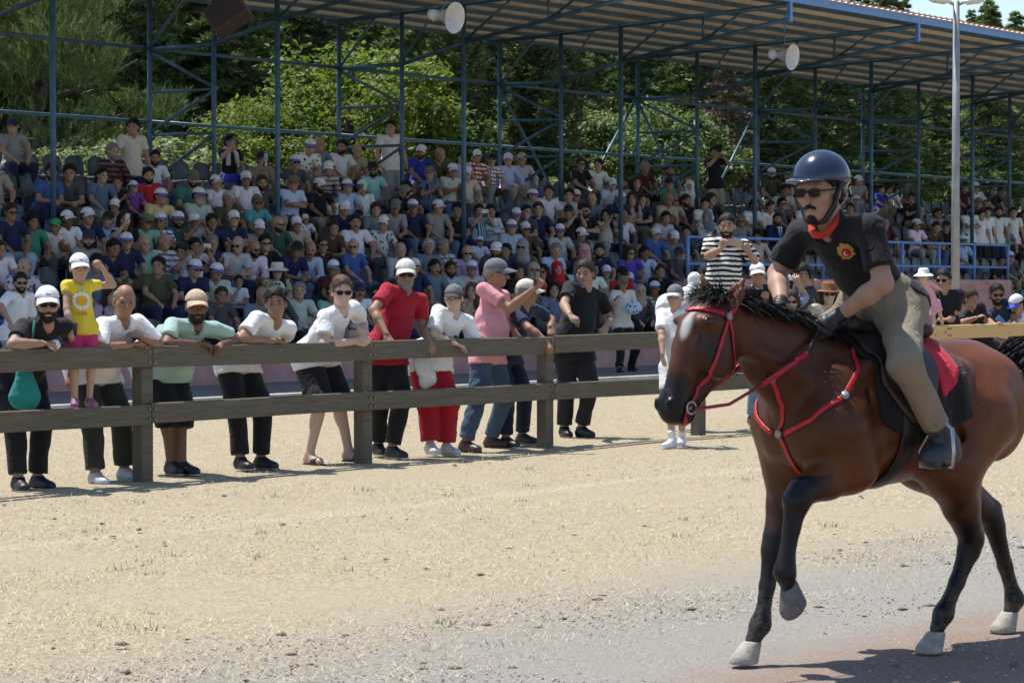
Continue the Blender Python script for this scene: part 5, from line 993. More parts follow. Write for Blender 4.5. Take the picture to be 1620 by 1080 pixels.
r4, J4, o4 = person_at('heavy bearded man in mint polo shirt, beige cap and black shorts', (311, 485), 14.45, (270, 287), (14.72, 14.64), 1.05, yaw=8, fwd=38, bulk=1.38, sw=1.15,
    hands=dict(R=dict(el=(266, 536, 14.45), at=(318, 544, 14.36), palm=(0, 0, -1), curl=.8), L=dict(el=(374, 536, 14.45), at=(346, 547, 14.36), palm=(0, 0, -1), curl=.8)), style=dict(cap='beige', beard='beard', skin='d'), shirt=dict(col=(.36, .52, .45), hem=.18, collar=True, loose=.02), pants=dict(col=BK, length=.66, wide=1.25, loose=.03), shoes=dict(col=(.014, .014, .016), sole=(.45, .45, .45)))
r5, J5, o5 = person_at('dark-haired young man in plain white T-shirt and black joggers leaning on the fence', (436, 480), 14.42, (380, 412), (14.64, 14.64), 1.03, yaw=0, fwd=42, tilt=-.05,
    hands=dict(R=dict(el=(376, 541, 14.42), at=(436, 538, 14.36), palm=(0, 0, -1), curl=.3), L=dict(el=(450, 536, 14.72), at=(424, 550, 14.36), dir=(-.5, .3, -1), palm=(0, -1, -.2), curl=.4)), style=dict(hair='hair_full', skin='c'), shirt=dict(col=WH, hem=.13, loose=.022), pants=dict(col=BK, wide=1.05), shoes=dict(sole=(.35, .35, .35)))
r6, J6, o6 = person_at('light-skinned man in white T-shirt, sunglasses and black shorts with clasped hands', (541, 462), 14.45, (489, 552), (14.75, 14.6), 1.06, yaw=10, fwd=50,
    hands=dict(R=dict(el=(513, 545, 14.42), at=(560, 540, 14.33), dir=(1, .2, .2), palm=(.3, -.8, 0), curl=.6), L=dict(el=(580, 520, 14.75), at=(582, 535, 14.36), dir=(-.6, .6, .1), palm=(-.3, -.8, 0), curl=.6)), style=dict(hair='hair_full', hairc='light', glasses=True, skin='e', browc='light'), shirt=dict(col=WH, hem=.12, loose=.024), pants=dict(col=BK, length=.47, wide=1.15, loose=.02), shoes=dict(kind='slide', col=BK))
r7, J7, o7 = person_at('man in red polo shirt, white cap and sunglasses standing upright at the fence', (642, 434), 14.62, (598, 620), (14.9, 14.62), 1.06, yaw=4, fwd=34, bulk=1.04,
    hands=dict(R=dict(el=(580, 508, 14.60), at=(617, 540, 14.37), dir=(.4, .4, -.7), palm=(0, -.6, -.8), curl=.4), L=dict(el=(668, 520, 14.6), at=(678, 538, 14.37), dir=(.1, .4, -.8), palm=(0, -.6, -.8), curl=.5)), style=dict(cap='cream', glasses=True, beard='beard', beardc='grey', skin='c', brimc=(.66, .63, .56)), shirt=dict(col=(.36, .010, .028), hem=.14, collar=True), pants=dict(col=BK), shoes=dict(sole=(.55, .55, .55)))
r8, J8, o8 = person_at('youth in printed white T-shirt, dark cap and red trousers', (718, 472), 14.48, (681, 706), (14.6, 14.55), .96, yaw=-12, fwd=36, hs=1.02,
    hands=dict(R=dict(el=(683, 537, 14.45), at=(718, 543, 14.36), palm=(0, 0, -1), curl=.4), L=dict(el=(748, 533, 14.45), at=(726, 540, 14.36), dir=(-.5, .4, -.8), palm=(0, -1, -.3), curl=.4)), style=dict(cap='grey', hair='hair_full', hairc='light', skin='e', brimc=(.05, .05, .055), browc='light'), shirt=dict(col=WH, hem=.14, loose=.03, sleeve=.8), pants=dict(col=(.42, .012, .025), wide=1.3, loose=.022), shoes=dict(col=(.65, .63, .6), sole=(.7, .7, .7)))
r9, J9, o9 = person_at('man in pink T-shirt, grey cap and jeans holding a phone out sideways', (786, 432), 14.75, (736, 776), (14.75, 14.95), 1.06, yaw=84, fwd=60, bulk=1.1,
    hands=dict(R=dict(el=(812, 492, 14.45), at=(843, 458, 14.25), dir=(.5, .2, .8), palm=(.5, -.8, 0), curl=.8), L=dict(el=(812, 515, 14.8), at=(815, 536, 14.38), dir=(.2, .5, -.7), palm=(0, -1, -.3), curl=.3)), style=dict(cap='grey', glasses=True, hairc='grey', skin='c'), shirt=dict(col=(.68, .30, .33), hem=.12), pants=dict(col=(.055, .09, .15)), shoes=dict(col=(.06, .03, .025), sole=(.05, .04, .04)))
r10, J10, o10 = person_at('man in navy polo shirt and cream cap turned sideways at the fence', (834, 463), 14.75, (800, 826), (14.85, 14.95), 1.0, yaw=115, fwd=55, bulk=1.1,
    hands=dict(R=dict(el=(846, 528, 14.45), at=(864, 540, 14.36), dir=(.3, .5, -.7), palm=(0, -.7, -.7), curl=.5), L=dict(el=(880, 510, 14.8), at=(868, 535, 14.4), dir=(.1, .5, -.7), palm=(0, -.7, -.7), curl=.5)), style=dict(cap='cream', hair='hair', hairc='grey', skin='c', brimc=(.6, .57, .5)), shirt=dict(col=(.02, .032, .07), hem=.14, collar=True), pants=dict(col=(.016, .022, .045)), shoes=dict(col=(.03, .03, .03)))
r11, J11, o11 = person_at('grey-bearded man all in black with one hand resting on the rail', (926, 433), 15.05, (893, 920), (15.2, 15.0), 1.07, yaw=-20, fwd=30, bulk=1.12,
    hands=dict(R=dict(el=(882, 512, 14.9), at=(918, 527, 14.40), dir=(.6, .4, -.4), palm=(0, -.3, -1), curl=.5), L=dict(el=(962, 498, 14.95), at=(957, 520, 14.6), dir=(-.3, .3, -.5), palm=(-.5, -.6, 0), curl=.9)), style=dict(hair='hair_full', hairc='brown', beard='goatee', beardc='grey', skin='b'), shirt=dict(col=BK, hem=.2, loose=.02), pants=dict(col=(.02, .02, .023), wide=1.05), shoes=dict(col=BK, sole=(.03, .03, .03)))
r12, J12, o12 = person_at('boy in white T-shirt, grey cap and white socks standing before the fence', (1068, 470), 13.55, (1064, 1079), (13.45, 13.6), .83, yaw=-12, fwd=-25, hs=1.12,
    hands=dict(R=dict(el=(1046, 560, 13.5), at=(1050, 592, 13.45), dir=(.1, .2, -1), palm=(.6, -.5, 0), curl=.4), L=dict(at=(1094, 590, 13.75), palm=(-.6, -.5, 0))), style=dict(cap='grey', hair='hair_full', skin='a', brimc=(.55, .55, .56)), shirt=dict(col=WH, hem=.26, loose=.028, sleeve=.8), pants=dict(col=(.015, .025, .10), length=.46, wide=1.15), shoes=dict(col=(.72, .72, .72), sole=(.75, .75, .75), socks=(.78, .78, .78)), group=None)
r13, J13, o13 = person_at('man in white shirt and black cap bending over behind the boy', (1120, 438), 14.95, (1060, 1086), 15.2, 1.08, yaw=75, pitch=-.6, fwd=45, bulk=1.06, pel=(1064, 496, 15.2), hands=dict(R=dict(at=(1118, 510, 14.8)), L=dict(at=(1130, 510, 15.1))), style=dict(cap='black', skin='b'), shirt=dict(col=WH, hem=.02, loose=.02), pants=dict(col=(.02, .02, .02)))
r14, J14, o14 = person_at('bearded man in black and white striped T-shirt filming from the lower rail', (1150, 358), 14.62, (1140, 1160), 14.47, 1.05, yaw=-5, fwd=10, zf=.622, bulk=1.1,
    hands=dict(R=dict(el=(1118, 425, 14.5), at=(1149, 389, 14.25), dir=(.35, .2, 1), palm=(.6, -.8, 0), curl=.9), L=dict(el=(1194, 412, 14.5), at=(1174, 385, 14.25), dir=(-.35, .2, 1), palm=(-.6, -.8, 0), curl=.9)), style=dict(hair='hair', beard='beard', skin='b'), shirt=dict(col=(.70, .68, .64), mat='stripe_black', hem=.2, loose=.028, sleeve=.85), pants=dict(col=BK), shoes=dict(), group=None)
r15, J15, o15 = person_at('youth in black polo with white collar and white cap, hand at his mouth', (1198, 434), 14.85, (1190, 1212), 14.9, 1.0, yaw=8, fwd=25,
    hands=dict(R=dict(at=(1183, 540, 14.8)), L=dict(el=(1222, 505, 14.75), at=(1206, 462, 14.66), dir=(-.1, -.1, 1), palm=(0, -1, 0), curl=.9)), style=dict(cap='white', hair='hair_full', skin='b', brimc=WH), shirt=dict(col=BK, collar=True, collarc=(.6, .6, .6)), pants=dict(col=(.16, .26, .40)), shoes=dict(col=(.07, .08, .10), sole=(.5, .5, .5)))
r16, J16, o16 = person_at('dark-haired woman in sunglasses and black top shading behind the horse neck', (1252, 477), 14.75, (1240, 1262), 15.0, .94, yaw=0, fwd=5, hands={}, style=dict(hair='hair_long', hairc='brown', glasses=True, skin='e'), shirt=dict(col=BK), pants=dict(col=(.08, .12, .2)))
r17, J17, o17 = person_at('person in white cap with blue brim raising an arm behind the dark-haired woman', (1238, 450), 15.2, (1225, 1250), 15.3, 1.0, yaw=-70, fwd=-30, hands=dict(L=dict(el=(1275, 470, 15.1), at=(1256, 440, 15.0), dir=(-.3, 0, 1), palm=(0, -1, 0), curl=.3)), style=dict(cap='white', skin='a', brimc=(.12, .14, .5)), shirt=dict(col=(.3, .35, .5)), pants=dict(col=BK))
r18, J18, o18 = person_at('curly-haired man with a hand raised to his head', (1268, 437), 15.5, (1258, 1282), 15.6, 1.04, yaw=20, fwd=10, hands=dict(L=dict(el=(1300, 478, 15.4), at=(1288, 440, 15.3), dir=(-.2, 0, 1), palm=(-.5, -.8, 0), curl=.7)), style=dict(hair='hair_curly', skin='b'), shirt=dict(col=(.05, .06, .08)), pants=dict(col=BK))
r19, J19, o19 = person_at('woman in brown brimmed hat and pale top beside the rider', (1311, 465), 14.85, (1300, 1322), 15.1, .96, yaw=8, fwd=0, hands={}, style=dict(hat='brimmed_hat', hatc=(.24, .10, .04), hair='hair_long', hairc='brown', glasses=True, skin='e'), shirt=dict(col=(.66, .60, .48), sleeve=.3), pants=dict(col=(.4, .36, .3)))
r20, J20, o20 = person_at('man in black T-shirt and sunglasses holding a baby over the new yellow rail', (1492, 443), 14.7, (1480, 1500), 15.0, 1.06, yaw=-15, fwd=10, bulk=1.05,
    hands=dict(R=dict(el=(1468, 505, 14.6), at=(1476, 492, 14.40), dir=(.5, .2, .6), palm=(.5, -.5, .5), curl=.7), L=dict(el=(1505, 512, 14.6), at=(1490, 508, 14.40), dir=(-.8, .2, .2), palm=(0, -.3, -1), curl=.6)), style=dict(hair='hair', glasses=True, skin='b'), shirt=dict(col=BK), pants=dict(col=BK))
r21, J21, o21 = person_at('boy in black T-shirt pointing a finger over the yellow rail', (1536, 474), 14.75, (1525, 1545), 15.0, .92, yaw=45, fwd=35, hs=1.05,
    hands=dict(R=dict(el=(1530, 516, 14.5), at=(1556, 498, 14.30), dir=(.9, .2, .4), palm=(0, 0, -1), curl=.5), L=dict(el=(1562, 515, 14.6), at=(1578, 510, 14.30), dir=(.8, .2, .1), palm=(0, 0, -1), curl=.4)), style=dict(hair='hair_full', hairc='brown', skin='b'), shirt=dict(col=BK), pants=dict(col=BK))
r22, J22, o22 = person_at('bearded man in navy T-shirt and sunglasses leaning on the yellow rail', (1577, 466), 14.8, (1572, 1592), 15.1, 1.04, yaw=12, fwd=30, bulk=1.1,
    hands=dict(R=dict(el=(1560, 517, 14.5), at=(1586, 521, 14.36), palm=(0, 0, -1), curl=.5), L=dict(el=(1605, 510, 14.6), at=(1601, 525, 14.36), dir=(-.1, .4, -.8), palm=(0, -1, 0), curl=.5)), style=dict(hair='hair_full', hairc='black', glasses=True, beard='beard', skin='c'), shirt=dict(col=(.02, .035, .06), hem=.15), pants=dict(col=(.45, .42, .36)))
r23, J23, o23 = person_at('person in white shirt with white and blue cap bowed behind the yellow rail', (1608, 482), 14.6, (1612, 1630), 15.0, 1.0, yaw=-40, pitch=-.5, fwd=10, hands={}, style=dict(cap='white', brimc=(.08, .12, .5), skin='b'), shirt=dict(col=WH), pants=dict(col=(.4, .4, .4)))
r24, J24, o24 = person_at('person in red shirt at the end of the yellow rail', (1634, 462), 14.45, (1630, 1650), 14.9, 1.0, yaw=-20, fwd=0, hands={}, style=dict(hair='hair_full', skin='b'), shirt=dict(col=(.5, .015, .03)), pants=dict(col=BK))
r25, J25, o25 = person_at('man in white henley shirt and sunglasses walking on the paved walk', (33, 447), 25.6, (16, 30), (25.5, 25.9), 1.05, yaw=12, fwd=40, res=.014, hands=dict(R=dict(el=(0, 485, 25.5), at=(16, 510, 25.3)), L=dict(at=(50, 540, 25.7))), style=dict(hair='hair', glasses=True, beard='beard', skin='b'), shirt=dict(col=WH, sleeve=.9, hem=.12), pants=dict(col=(.32, .33, .33)), shoes=dict(col=(.7, .7, .7), sole=(.7, .7, .7)), group=None)
r26, J26, o26 = person_at('man in pale shirt and olive cap standing before the stand with folded papers', (986, 448), 25.8, (980, 998), (25.6, 25.9), 1.0, yaw=20, fwd=30, res=.014, hands=dict(R=dict(el=(966, 488, 25.6), at=(978, 476, 25.3), dir=(.4, .3, .6)), L=dict(el=(1010, 500, 25.6), at=(1000, 492, 25.3), dir=(.1, .4, .5))), style=dict(cap='olive', hairc='grey', skin='c'), shirt=dict(col=(.62, .60, .54), long=True, hem=.05), pants=dict(col=BK), shoes=dict(), group=None)
# baby in the man's arms: a small figure of its own
rb, Jb, ob = person_at('baby in pink dress and white sun hat held in a man\'s arms', (1461, 437), 14.45, (1482, 1496), (14.36, 14.38), .40, yaw=-12, fwd=10, hs=1.75, zf=.9, res=.008, sw=.8, pel=(1478, 482, 14.45), hands=dict(R=dict(at=(1450, 470, 14.3)), L=dict(at=(1500, 466, 14.3))), style=dict(hat='sunhat', hatc=(.82, .82, .82), hair='hair', hairc='light', skin='e', nobrow=True), shirt=dict(col=(.66, .34, .42), hem=.22), pants=dict(col=(.70, .42, .48), length=.3, loose=.012), shoes=dict(col=(.56, .38, .30), sole=(.56, .38, .30)), group=None, category='baby')
# marks on clothes: daisy, small prints
def decal(root, org, J, name, col, shapes, sub=None, front=.13, par=None):
    "thin discs laid just proud of the chest; shapes: (right, up, rx, rz) from the middle of the chest"
    c = J['pelvis']*.45+J['neck']*.55; fc, rc2, up = J['fc'], J['rc'], J['up']; mb = MB(); g = J['g']
    for x, z, rx, rz2 in shapes:
        o = c+fc*front*g+rc2*x*g+up*z*g-fc*.5*(x*g)**2/(.13*g); n = 12; P = [o+rc2*math.cos(k*2*math.pi/n)*rx*g+up*math.sin(k*2*math.pi/n)*rz2*g-org for k in range(n)]
        mb.add(P+[p-fc*.02*g for p in P], [tuple(range(n)), tuple(range(2*n-1, n-1, -1))]+[(k, n+k, n+(k+1) % n, (k+1) % n) for k in range(n)])
    return mb.build(name, 'cloth', par or root, False, col)
pet = decal(r2, o2, J2, 'daisy_print', (.82, .82, .78), [(.082*math.cos(a*.4488), .02+.082*math.sin(a*.4488), .026, .026) for a in range(14)], front=.146); decal(r2, o2, J2, 'daisy_centre', (.75, .42, .03), [(0, .02, .062, .062)], front=.150, par=pet); decal(r2, o2, J2, 'lettering', (.70, .35, .08), [(-.05+.025*k, -.13, .009, .016) for k in range(5)], front=.150)
for x, z, rx, rz2, col in ((-.075, .02, .022, .034, (.10, .03, .03)), (-.005, .0, .022, .026, (.5, .48, .42)), (.065, .01, .016, .034, (.45, .42, .38)), (-.07, .06, .014, .012, (.02, .05, .03)), (.0, .035, .010, .010, (.5, .05, .05)), (.07, .05, .008, .012, (.5, .1, .05))): decal(r8, o8, J8, 'shirt_print', col, [(x, z, rx, rz2)], front=.150)
# things they hold or carry
def phone_at(c, fwd, label, col=(.02, .02, .025), roll=0.): o = link('phone', PHONE, 'gloss', None, col); o.location = c; o.rotation_euler = (0, roll, face_rz(fwd)); tag(o, label, 'phone'); return o
phone_at(J9['wrR']+np.array([.02, -.03, .12]), (1, -.2), 'dark phone held out by the man in pink T-shirt', roll=.1)
phone_at((J14['wrR']+J14['wrL'])/2+np.array([0, -.02, .09]), (0, -1), 'gold phone in the hands of the striped T-shirt man', (.35, .28, .18), 1.4)
phone_at(J22['wrR']+np.array([.06, -.06, .05]), (.3, -1), 'blue phone held over the yellow rail', (.06, .18, .5), .8)
S = SDF(); c = J1['pelvis']+np.array([-.22, .03, -.02]); c = px_t(37, 612, 14.55); S.cap(c+[0, 0, .09], c+[.01, 0, -.06], .07, .125, k=.03, flat=((.6, -.8, 0), .6)); V, Q = S.mesh(.01, folds(3, 30), .008)
bg = tag(link('drawstring_bag', mesh_np('bag', V-c, Q), 'cloth', None, (.02, .24, .22)), 'teal drawstring bag hanging beside the man in black T-shirt', 'bag'); bg.location = c
MB().tube([(.01, 0, .13), J1['shR']+J1['fc']*.10-c+np.array([.03, 0, -.05]), J1['shR']+J1['up']*.075-c+np.array([.05, 0, 0])], .009, 6).build('strap', 'cloth', bg, True, (.02, .20, .16))
S = SDF(); c = px_t(675, 585, 14.47); S.cap(c+[-.05, 0, .12], c+[.0, 0, -.06], .10, .115, k=.03, flat=((.78, -.62, 0), .4)); V, Q = S.mesh(.01, folds(9, 30), .010)
bg = tag(link('tote_bag', mesh_np('bag', V-c, Q), 'cloth', None, (.55, .55, .53)), 'pale grey cloth tote bag hanging behind the top rail', 'bag'); bg.location = c
MB().tube([(-.09, 0, .18), px_t(664, 545, 14.48)-c, (.07, 0, .18)], .010, 6).build('handle', 'cloth', bg, True, (.5, .5, .48))
S = SDF(); c = J1['wrR']+J1['hdR']*.11+np.array([0, 0, -.02]); S.ell(c, (.05, .02, .04), k=.01); V, Q = S.mesh(.008, folds(2, 60), .006); nap = tag(link('napkin', mesh_np('napkin', V-c, Q), 'cloth', None, (.75, .74, .72)), 'crumpled white napkin in the hand of the man in black', 'napkin'); nap.location = c
c = J26['wrL']+np.array([-.02, -.06, .04]); S = SDF(); S.ell(c, (.15, .05, .12), k=.01); V, Q = S.mesh(.014, folds(7, 30), .012); pp = tag(link('folded_cloth', mesh_np('folded_cloth', V-c, Q), 'print_dark', None, (.42, .55, .75)), 'light blue patterned bundle held by the man in olive cap', 'bundle'); pp.location = c
# ------------------------------------------------------------------ horse, tack and rider (local axes: x forward, y left, z up)
from mathutils.bvhtree import BVHTree
PHI = math.radians(52); HO = (1.2793, 10.2305, 0); HRZ = math.atan2(-math.cos(PHI), -math.sin(PHI))
m, nt, b = nodes('coat')
a = N(nt, 'ShaderNodeAttribute', attribute_name='tint'); oi = N(nt, 'ShaderNodeObjectInfo'); mp = N(nt, 'ShaderNodeMapping'); mp.inputs['Scale'].default_value = (30, 60, 18); tc = N(nt, 'ShaderNodeTexCoord'); L(nt, tc.outputs['Object'], mp.inputs[0])
hn = noise(nt, 4, 5, .7, vec=mp.outputs[0]); dap = noise(nt, 6, 4, .6, dist=.6); cc = mixc(nt, 1., mixc(nt, 1., a.outputs['Color'], ramp(nt, hn, [(.3, (.72,)*3), (.7, (1.1,)*3)]), 'MULTIPLY'), ramp(nt, dap, [(.3, (.72,)*3), (.7, (1.15,)*3)]), 'MULTIPLY')
sz = N(nt, 'ShaderNodeSeparateXYZ'); L(nt, tc.outputs['Object'], sz.inputs[0]); dz = N(nt, 'ShaderNodeMapRange', i_1=.42, i_2=.05, i_3=0., i_4=.32); L(nt, sz.outputs[2], dz.inputs[0]); dm = N(nt, 'ShaderNodeMath', operation='MULTIPLY'); L(nt, dz.outputs[0], dm.inputs[0]); L(nt, ramp(nt, noise(nt, 26, 5, .7), [(.4, (0,)*3), (.65, (1,)*3)]), dm.inputs[1])
cc = mixc(nt, dm.outputs[0], cc, (.34, .28, .22)); L(nt, cc, b.inputs['Base Color'])
rr3 = N(nt, 'ShaderNodeMapRange', i_1=.3, i_2=.7, i_3=.30, i_4=.50); L(nt, dap, rr3.inputs[0]); L(nt, rr3.outputs[0], b.inputs['Roughness'])
b.inputs['Specular IOR Level'].default_value = .25; bump(nt, b, hn, .12, .004)
S = SDF(); A = np.array
S.ell((-.34, 0, 1.025), (.50, .265, .305), k=.06); S.ell((-.02, 0, 1.03), (.25, .215, .275), k=.06); S.ell((.06, 0, .98), (.165, .17, .19), k=.05)
S.cap((.0, 0, 1.25), (-.30, 0, 1.245), .085, .08, k=.07); S.ell((-.64, 0, 1.04), (.30, .245, .265), k=.06); S.ell((-.84, 0, 1.10), (.30, .245, .215), k=.06); S.cap((-.60, 0, 1.22), (-.90, 0, 1.22), .10, .10, k=.06); S.cap((-.95, 0, 1.21), (-1.13, 0, 1.20), .075, .05, k=.06)
for s in (-1, 1):
    S.ell((-.95, s*.11, 1.03), (.18, .125, .23), k=.06); S.ell((.03, s*.135, 1.0), (.15, .11, .24), rot_from((.4, 0, 1), (1, 0, 0)) if False else None, k=.05); S.ell((.15, s*.08, .955), (.08, .08, .115), k=.04)
LEGS = dict(LH=[(-.80, .14, 1.0, .185), (-.61, .165, .80, .135), (-.70, .15, .62, .078), (-.785, .135, .475, .052), (-.775, .13, .425, .047), (-.70, .13, .295, .032), (-.63, .13, .19, .034), (-.615, .13, .165, .042), (-.575, .13, .105, .032)],
    RH=[(-.86, -.13, 1.0, .18), (-.80, -.16, .80, .13), (-1.02, -.14, .64, .078), (-1.20, -.12, .53, .052), (-1.225, -.12, .485, .047), (-1.29, -.11, .30, .032), (-1.335, -.10, .17, .034), (-1.345, -.10, .145, .042), (-1.315, -.10, .09, .032)],
    LF=[(.06, .15, .98, .15), (.0, .155, .84, .125), (.12, .155, .775, .082), (.255, .155, .735, .058), (.285, .155, .70, .055), (.315, .155, .59, .034), (.345, .155, .455, .034), (.352, .155, .415, .043), (.335, .155, .365, .033)],
    RF=[(.05, -.15, .98, .15), (.02, -.15, .82, .115), (.08, -.13, .65, .072), (.135, -.12, .515, .052), (.155, -.115, .465, .048), (.195, -.11, .32, .031), (.232, -.10, .195, .033), (.243, -.10, .165, .042), (.285, -.10, .105, .032)])
for kx, pts in LEGS.items():
    for (x0, y0, z0, r0), (x1, y1, z1, r1) in zip(pts[:-1], pts[1:]): S.cap((x0, y0, z0), (x1, y1, z1), r0, r1, k=.05 if r0 > .1 else .022)
    if kx[1] == 'H': q = A(pts[3][:3]); S.cap(q+[-.035, 0, .035], q+[-.02, 0, -.02], .022, .022, k=.03); S.cap(A(pts[1][:3])+[-.12, 0, -.02], q+[-.03, 0, .05], .06, .018, k=.03)
for s in (-1, 1):
    S.cap((-.10, s*.17, 1.22), (.13, s*.17, .98), .045, .055, k=.035); S.ell((-.10, s*.20, .93), (.13, .06, .11), k=.035); S.cap((-.05, s*.205, 1.12), (-.02, s*.215, .92), .02, .012, k=.03, op='s')
    S.cap((-.66, s*.17, 1.20), (-.60, s*.20, 1.13), .045, .03, k=.04); S.cap((-.90, s*.19, 1.12), (-.66, s*.215, .90), .05, .06, k=.04); S.cap((-.52, s*.245, 1.10), (-.60, s*.235, .88), .022, .02, k=.035, op='s')
    S.cap((.12, s*.075, 1.16), (.42, s*.055, 1.30), .05, .035, k=.04)
S.cap((-.06, 0, 1.12), (.21, 0, 1.30), .195, .138, k=.06, flat=((0, 1, 0), .62)); S.cap((.20, 0, 1.30), (.50, 0, 1.415), .138, .102, k=.05, flat=((0, 1, 0), .60)); S.cap((.06, 0, 1.03), (.34, 0, 1.23), .12, .08, k=.04, flat=((0, 1, 0), .8))
S.ell((.62, 0, 1.405), (.115, .092, .112), k=.04); S.ell((.60, 0, 1.295), (.115, .075, .118), k=.04); S.cap((.69, 0, 1.385), (.80, 0, 1.13), .086, .058, k=.03, flat=((0, 1, 0), .86)); S.ell((.822, 0, 1.085), (.056, .058, .068), k=.03); S.ell((.768, 0, 1.045), (.048, .042, .032), k=.025); S.cap((.62, 0, 1.235), (.76, 0, 1.07), .062, .042, k=.03, flat=((0, 1, 0), .85))
for s in (-1, 1):
    S.ell((.705, s*.075, 1.425), (.034, .024, .026), k=.02); S.ell((.735, s*.062, 1.30), (.03, .018, .06), k=.03); S.ell((.866, s*.040, 1.10), (.022, .016, .024), k=.012); S.ell((.882, s*.050, 1.10), (.014, .012, .018), k=.008, op='s'); S.ell((.64, s*.070, 1.27), (.07, .022, .075), k=.03)
    tip = A((.515, .085, 1.595)) if s > 0 else A((.585, -.085, 1.61)); bs = A((.565, s*.058, 1.485)); S.cap(bs, bs+(tip-bs)*.45, .036, .036, k=.02, flat=((.8, .3*s, .2), .6)); S.cap(bs+(tip-bs)*.4, tip, .036, .008, k=.012, flat=((.8, .3*s, .2), .6)); S.cap(bs+(tip-bs)*.35+[.035, 0, 0], tip+[.03, 0, -.03], .017, .008, k=.01, op='s')
S.cap((.835, -.05, 1.052), (.79, .05, 1.058), .006, k=.006, op='s')
V, Q = S.mesh(.0105)
bay = A([.155, .050, .018]); blk = A([.011, .010, .011]); T = np.ones((len(V), 4), np.float32); X, Y, Z = V.T
nz = .03*np.sin(X*31+Z*17)+.02*np.sin(Z*53+Y*40)
lo = 1/(1+np.exp((Z+nz-np.where(X > -.45, .66, .60))/.035)); lo = np.maximum(lo, ((X > .16) & (X < .45) & (Y > .05) & (Z < .84))*1/(1+np.exp(-(X-.17)/.025)))
leg = lo*((Z < .80)); mz = 1/(1+np.exp(-((X-.60)*.62-(Z-1.25)*.78+nz*.5-.16)/.02))*(X > .5); face = np.exp(-(((X-.69)/.09)**2+((Z-1.30)/.10)**2))*(X > .5)*.75*(np.abs(Y) > .03); ridge = (X > .55)*np.exp(-(((X-.82)/.045)**2+((Z-1.27)/.13)**2))*.5
k = np.clip(np.maximum(np.maximum(leg, mz), face)-ridge*(1-mz), 0, 1)[:, None]; brow = (.8+.35*np.sin(X*2.3+.7)*np.sin(Z*4.1)); C = bay*brow[:, None]*(1-k)+blk*k
dark = np.clip((Z-1.20)/.15, 0, 1)*np.exp(-((X+.35)/.45)**2)*.45; C = C*(1-dark[:, None]); star = np.exp(-(((X-.765)/.06)**2+((Y-.02)/.022)**2+((Z-1.405)/.052)**2)**3); C = C*(1-star[:, None])+star[:, None]*A([.62, .60, .57]); C[:] = np.where(((X > .865) & (np.abs(Y) > .035) & (np.abs(Z-1.10) < .02))[:, None], blk*.6, C); T[:, :3] = C
horse = thing('horse', 'bay horse with black legs and red bridle ambling along the track', 'horse', HO, HRZ)
link('body', mesh_np('body', V, Q, True, T), 'coat', horse)
bv = BVHTree.FromPolygons([tuple(map(float, v)) for v in V], [tuple(map(int, q)) for q in Q])
plain('hoof_horn', (.34, .31, .27), .7, .3, 20, bmp=.3, bscale=60); plain('hoof_dark', (.13, .12, .115), .7, .3, 20, bmp=.3, bscale=60)
for kx, toe in (('LH', (1, 0, -.05)), ('RH', (1, 0, -.3)), ('LF', (-.15, 0, -1)), ('RF', (1, 0, -.12))):
    p = A(LEGS[kx][-1][:3]); f = nrm(toe); dn = A([0, 0, -1.]) if kx != 'LF' else A([-.75, 0, -.65]); fw = nrm(f-dn*np.dot(f, dn)); base = p+dn*.085+fw*.045; S = SDF(); S.cap(p+dn*.015+fw*.0, base, .036, .056, k=.01); S.cap(p+dn*.03+fw*.02, base+fw*.022, .034, .046, k=.02); S.plane(p+dn*(.092 if kx != 'LF' else .10), dn); S.plane(p+dn*.002, -dn); v2, q2 = S.mesh(.007); 
    if kx == 'LH': v2[:, 2] -= v2[:, 2].min()-.004
    if kx == 'RH': v2[:, 2] -= v2[:, 2].min()-.004
    link('hoof', mesh_np('hoof', v2, q2), 'hoof_horn' if kx in ('RF', 'LH', 'RH') else 'hoof_dark', horse)
for s in (-1, 1):
    S = SDF(); S.ell((.714, s*.089, 1.425), (.020, .014, .017), k=.01); link('eye', mesh_np('eye', *S.mesh(.006)), 'gloss', horse, (.008, .005, .004))
def strands(n, gen, seed, wd=.006, seg=4):
    "tapered ribbons of hair; gen(r) gives root, first direction, sag, length"
    r = np.random.RandomState(seed); VV, FF = [], []
    for i in range(n):
        p, d, sag, ln = gen(r); p = A(p, float); d = nrm(d); sd = nrm(np.cross(d, r.normal(size=3))); pts = []
        for j in range(seg+1): pts.append(p.copy()); p = p+d*ln/seg; d = nrm(d+A(sag)/seg+r.normal(size=3)*.07)
        b0 = len(VV)
        for j, q in enumerate(pts): w2 = wd*(1-.8*j/seg); VV += [q-sd*w2, q+sd*w2]
        for j in range(seg): FF.append((b0+2*j, b0+2*j+1, b0+2*j+3, b0+2*j+2))
    return mesh_np('strands', VV, FF, True)
def crest(u): x = -.10+u*.66; return A([x, 0, float(np.interp(x, [-.10, .10, .25, .40, .56], [1.325, 1.405, 1.445, 1.485, 1.50]))])
link('mane', strands(1700, lambda r: (crest(r.rand())+[0, r.normal()*.018, -.01], (-.75+r.normal()*.2, .35+r.normal()*.3, .38+r.normal()*.2), (-.3, .9, -2.2), r.uniform(.09, .19)), 4, .0042), 'hair', horse, (.012, .011, .012))
link('forelock', strands(420, lambda r: ((.58+r.normal()*.02, r.normal()*.04, 1.515), (.55+r.normal()*.35, r.normal()*.5, .35+r.normal()*.25), (.3, 0, -1.5), r.uniform(.08, .14)), 5, .0038), 'hair', horse, (.012, .011, .012))
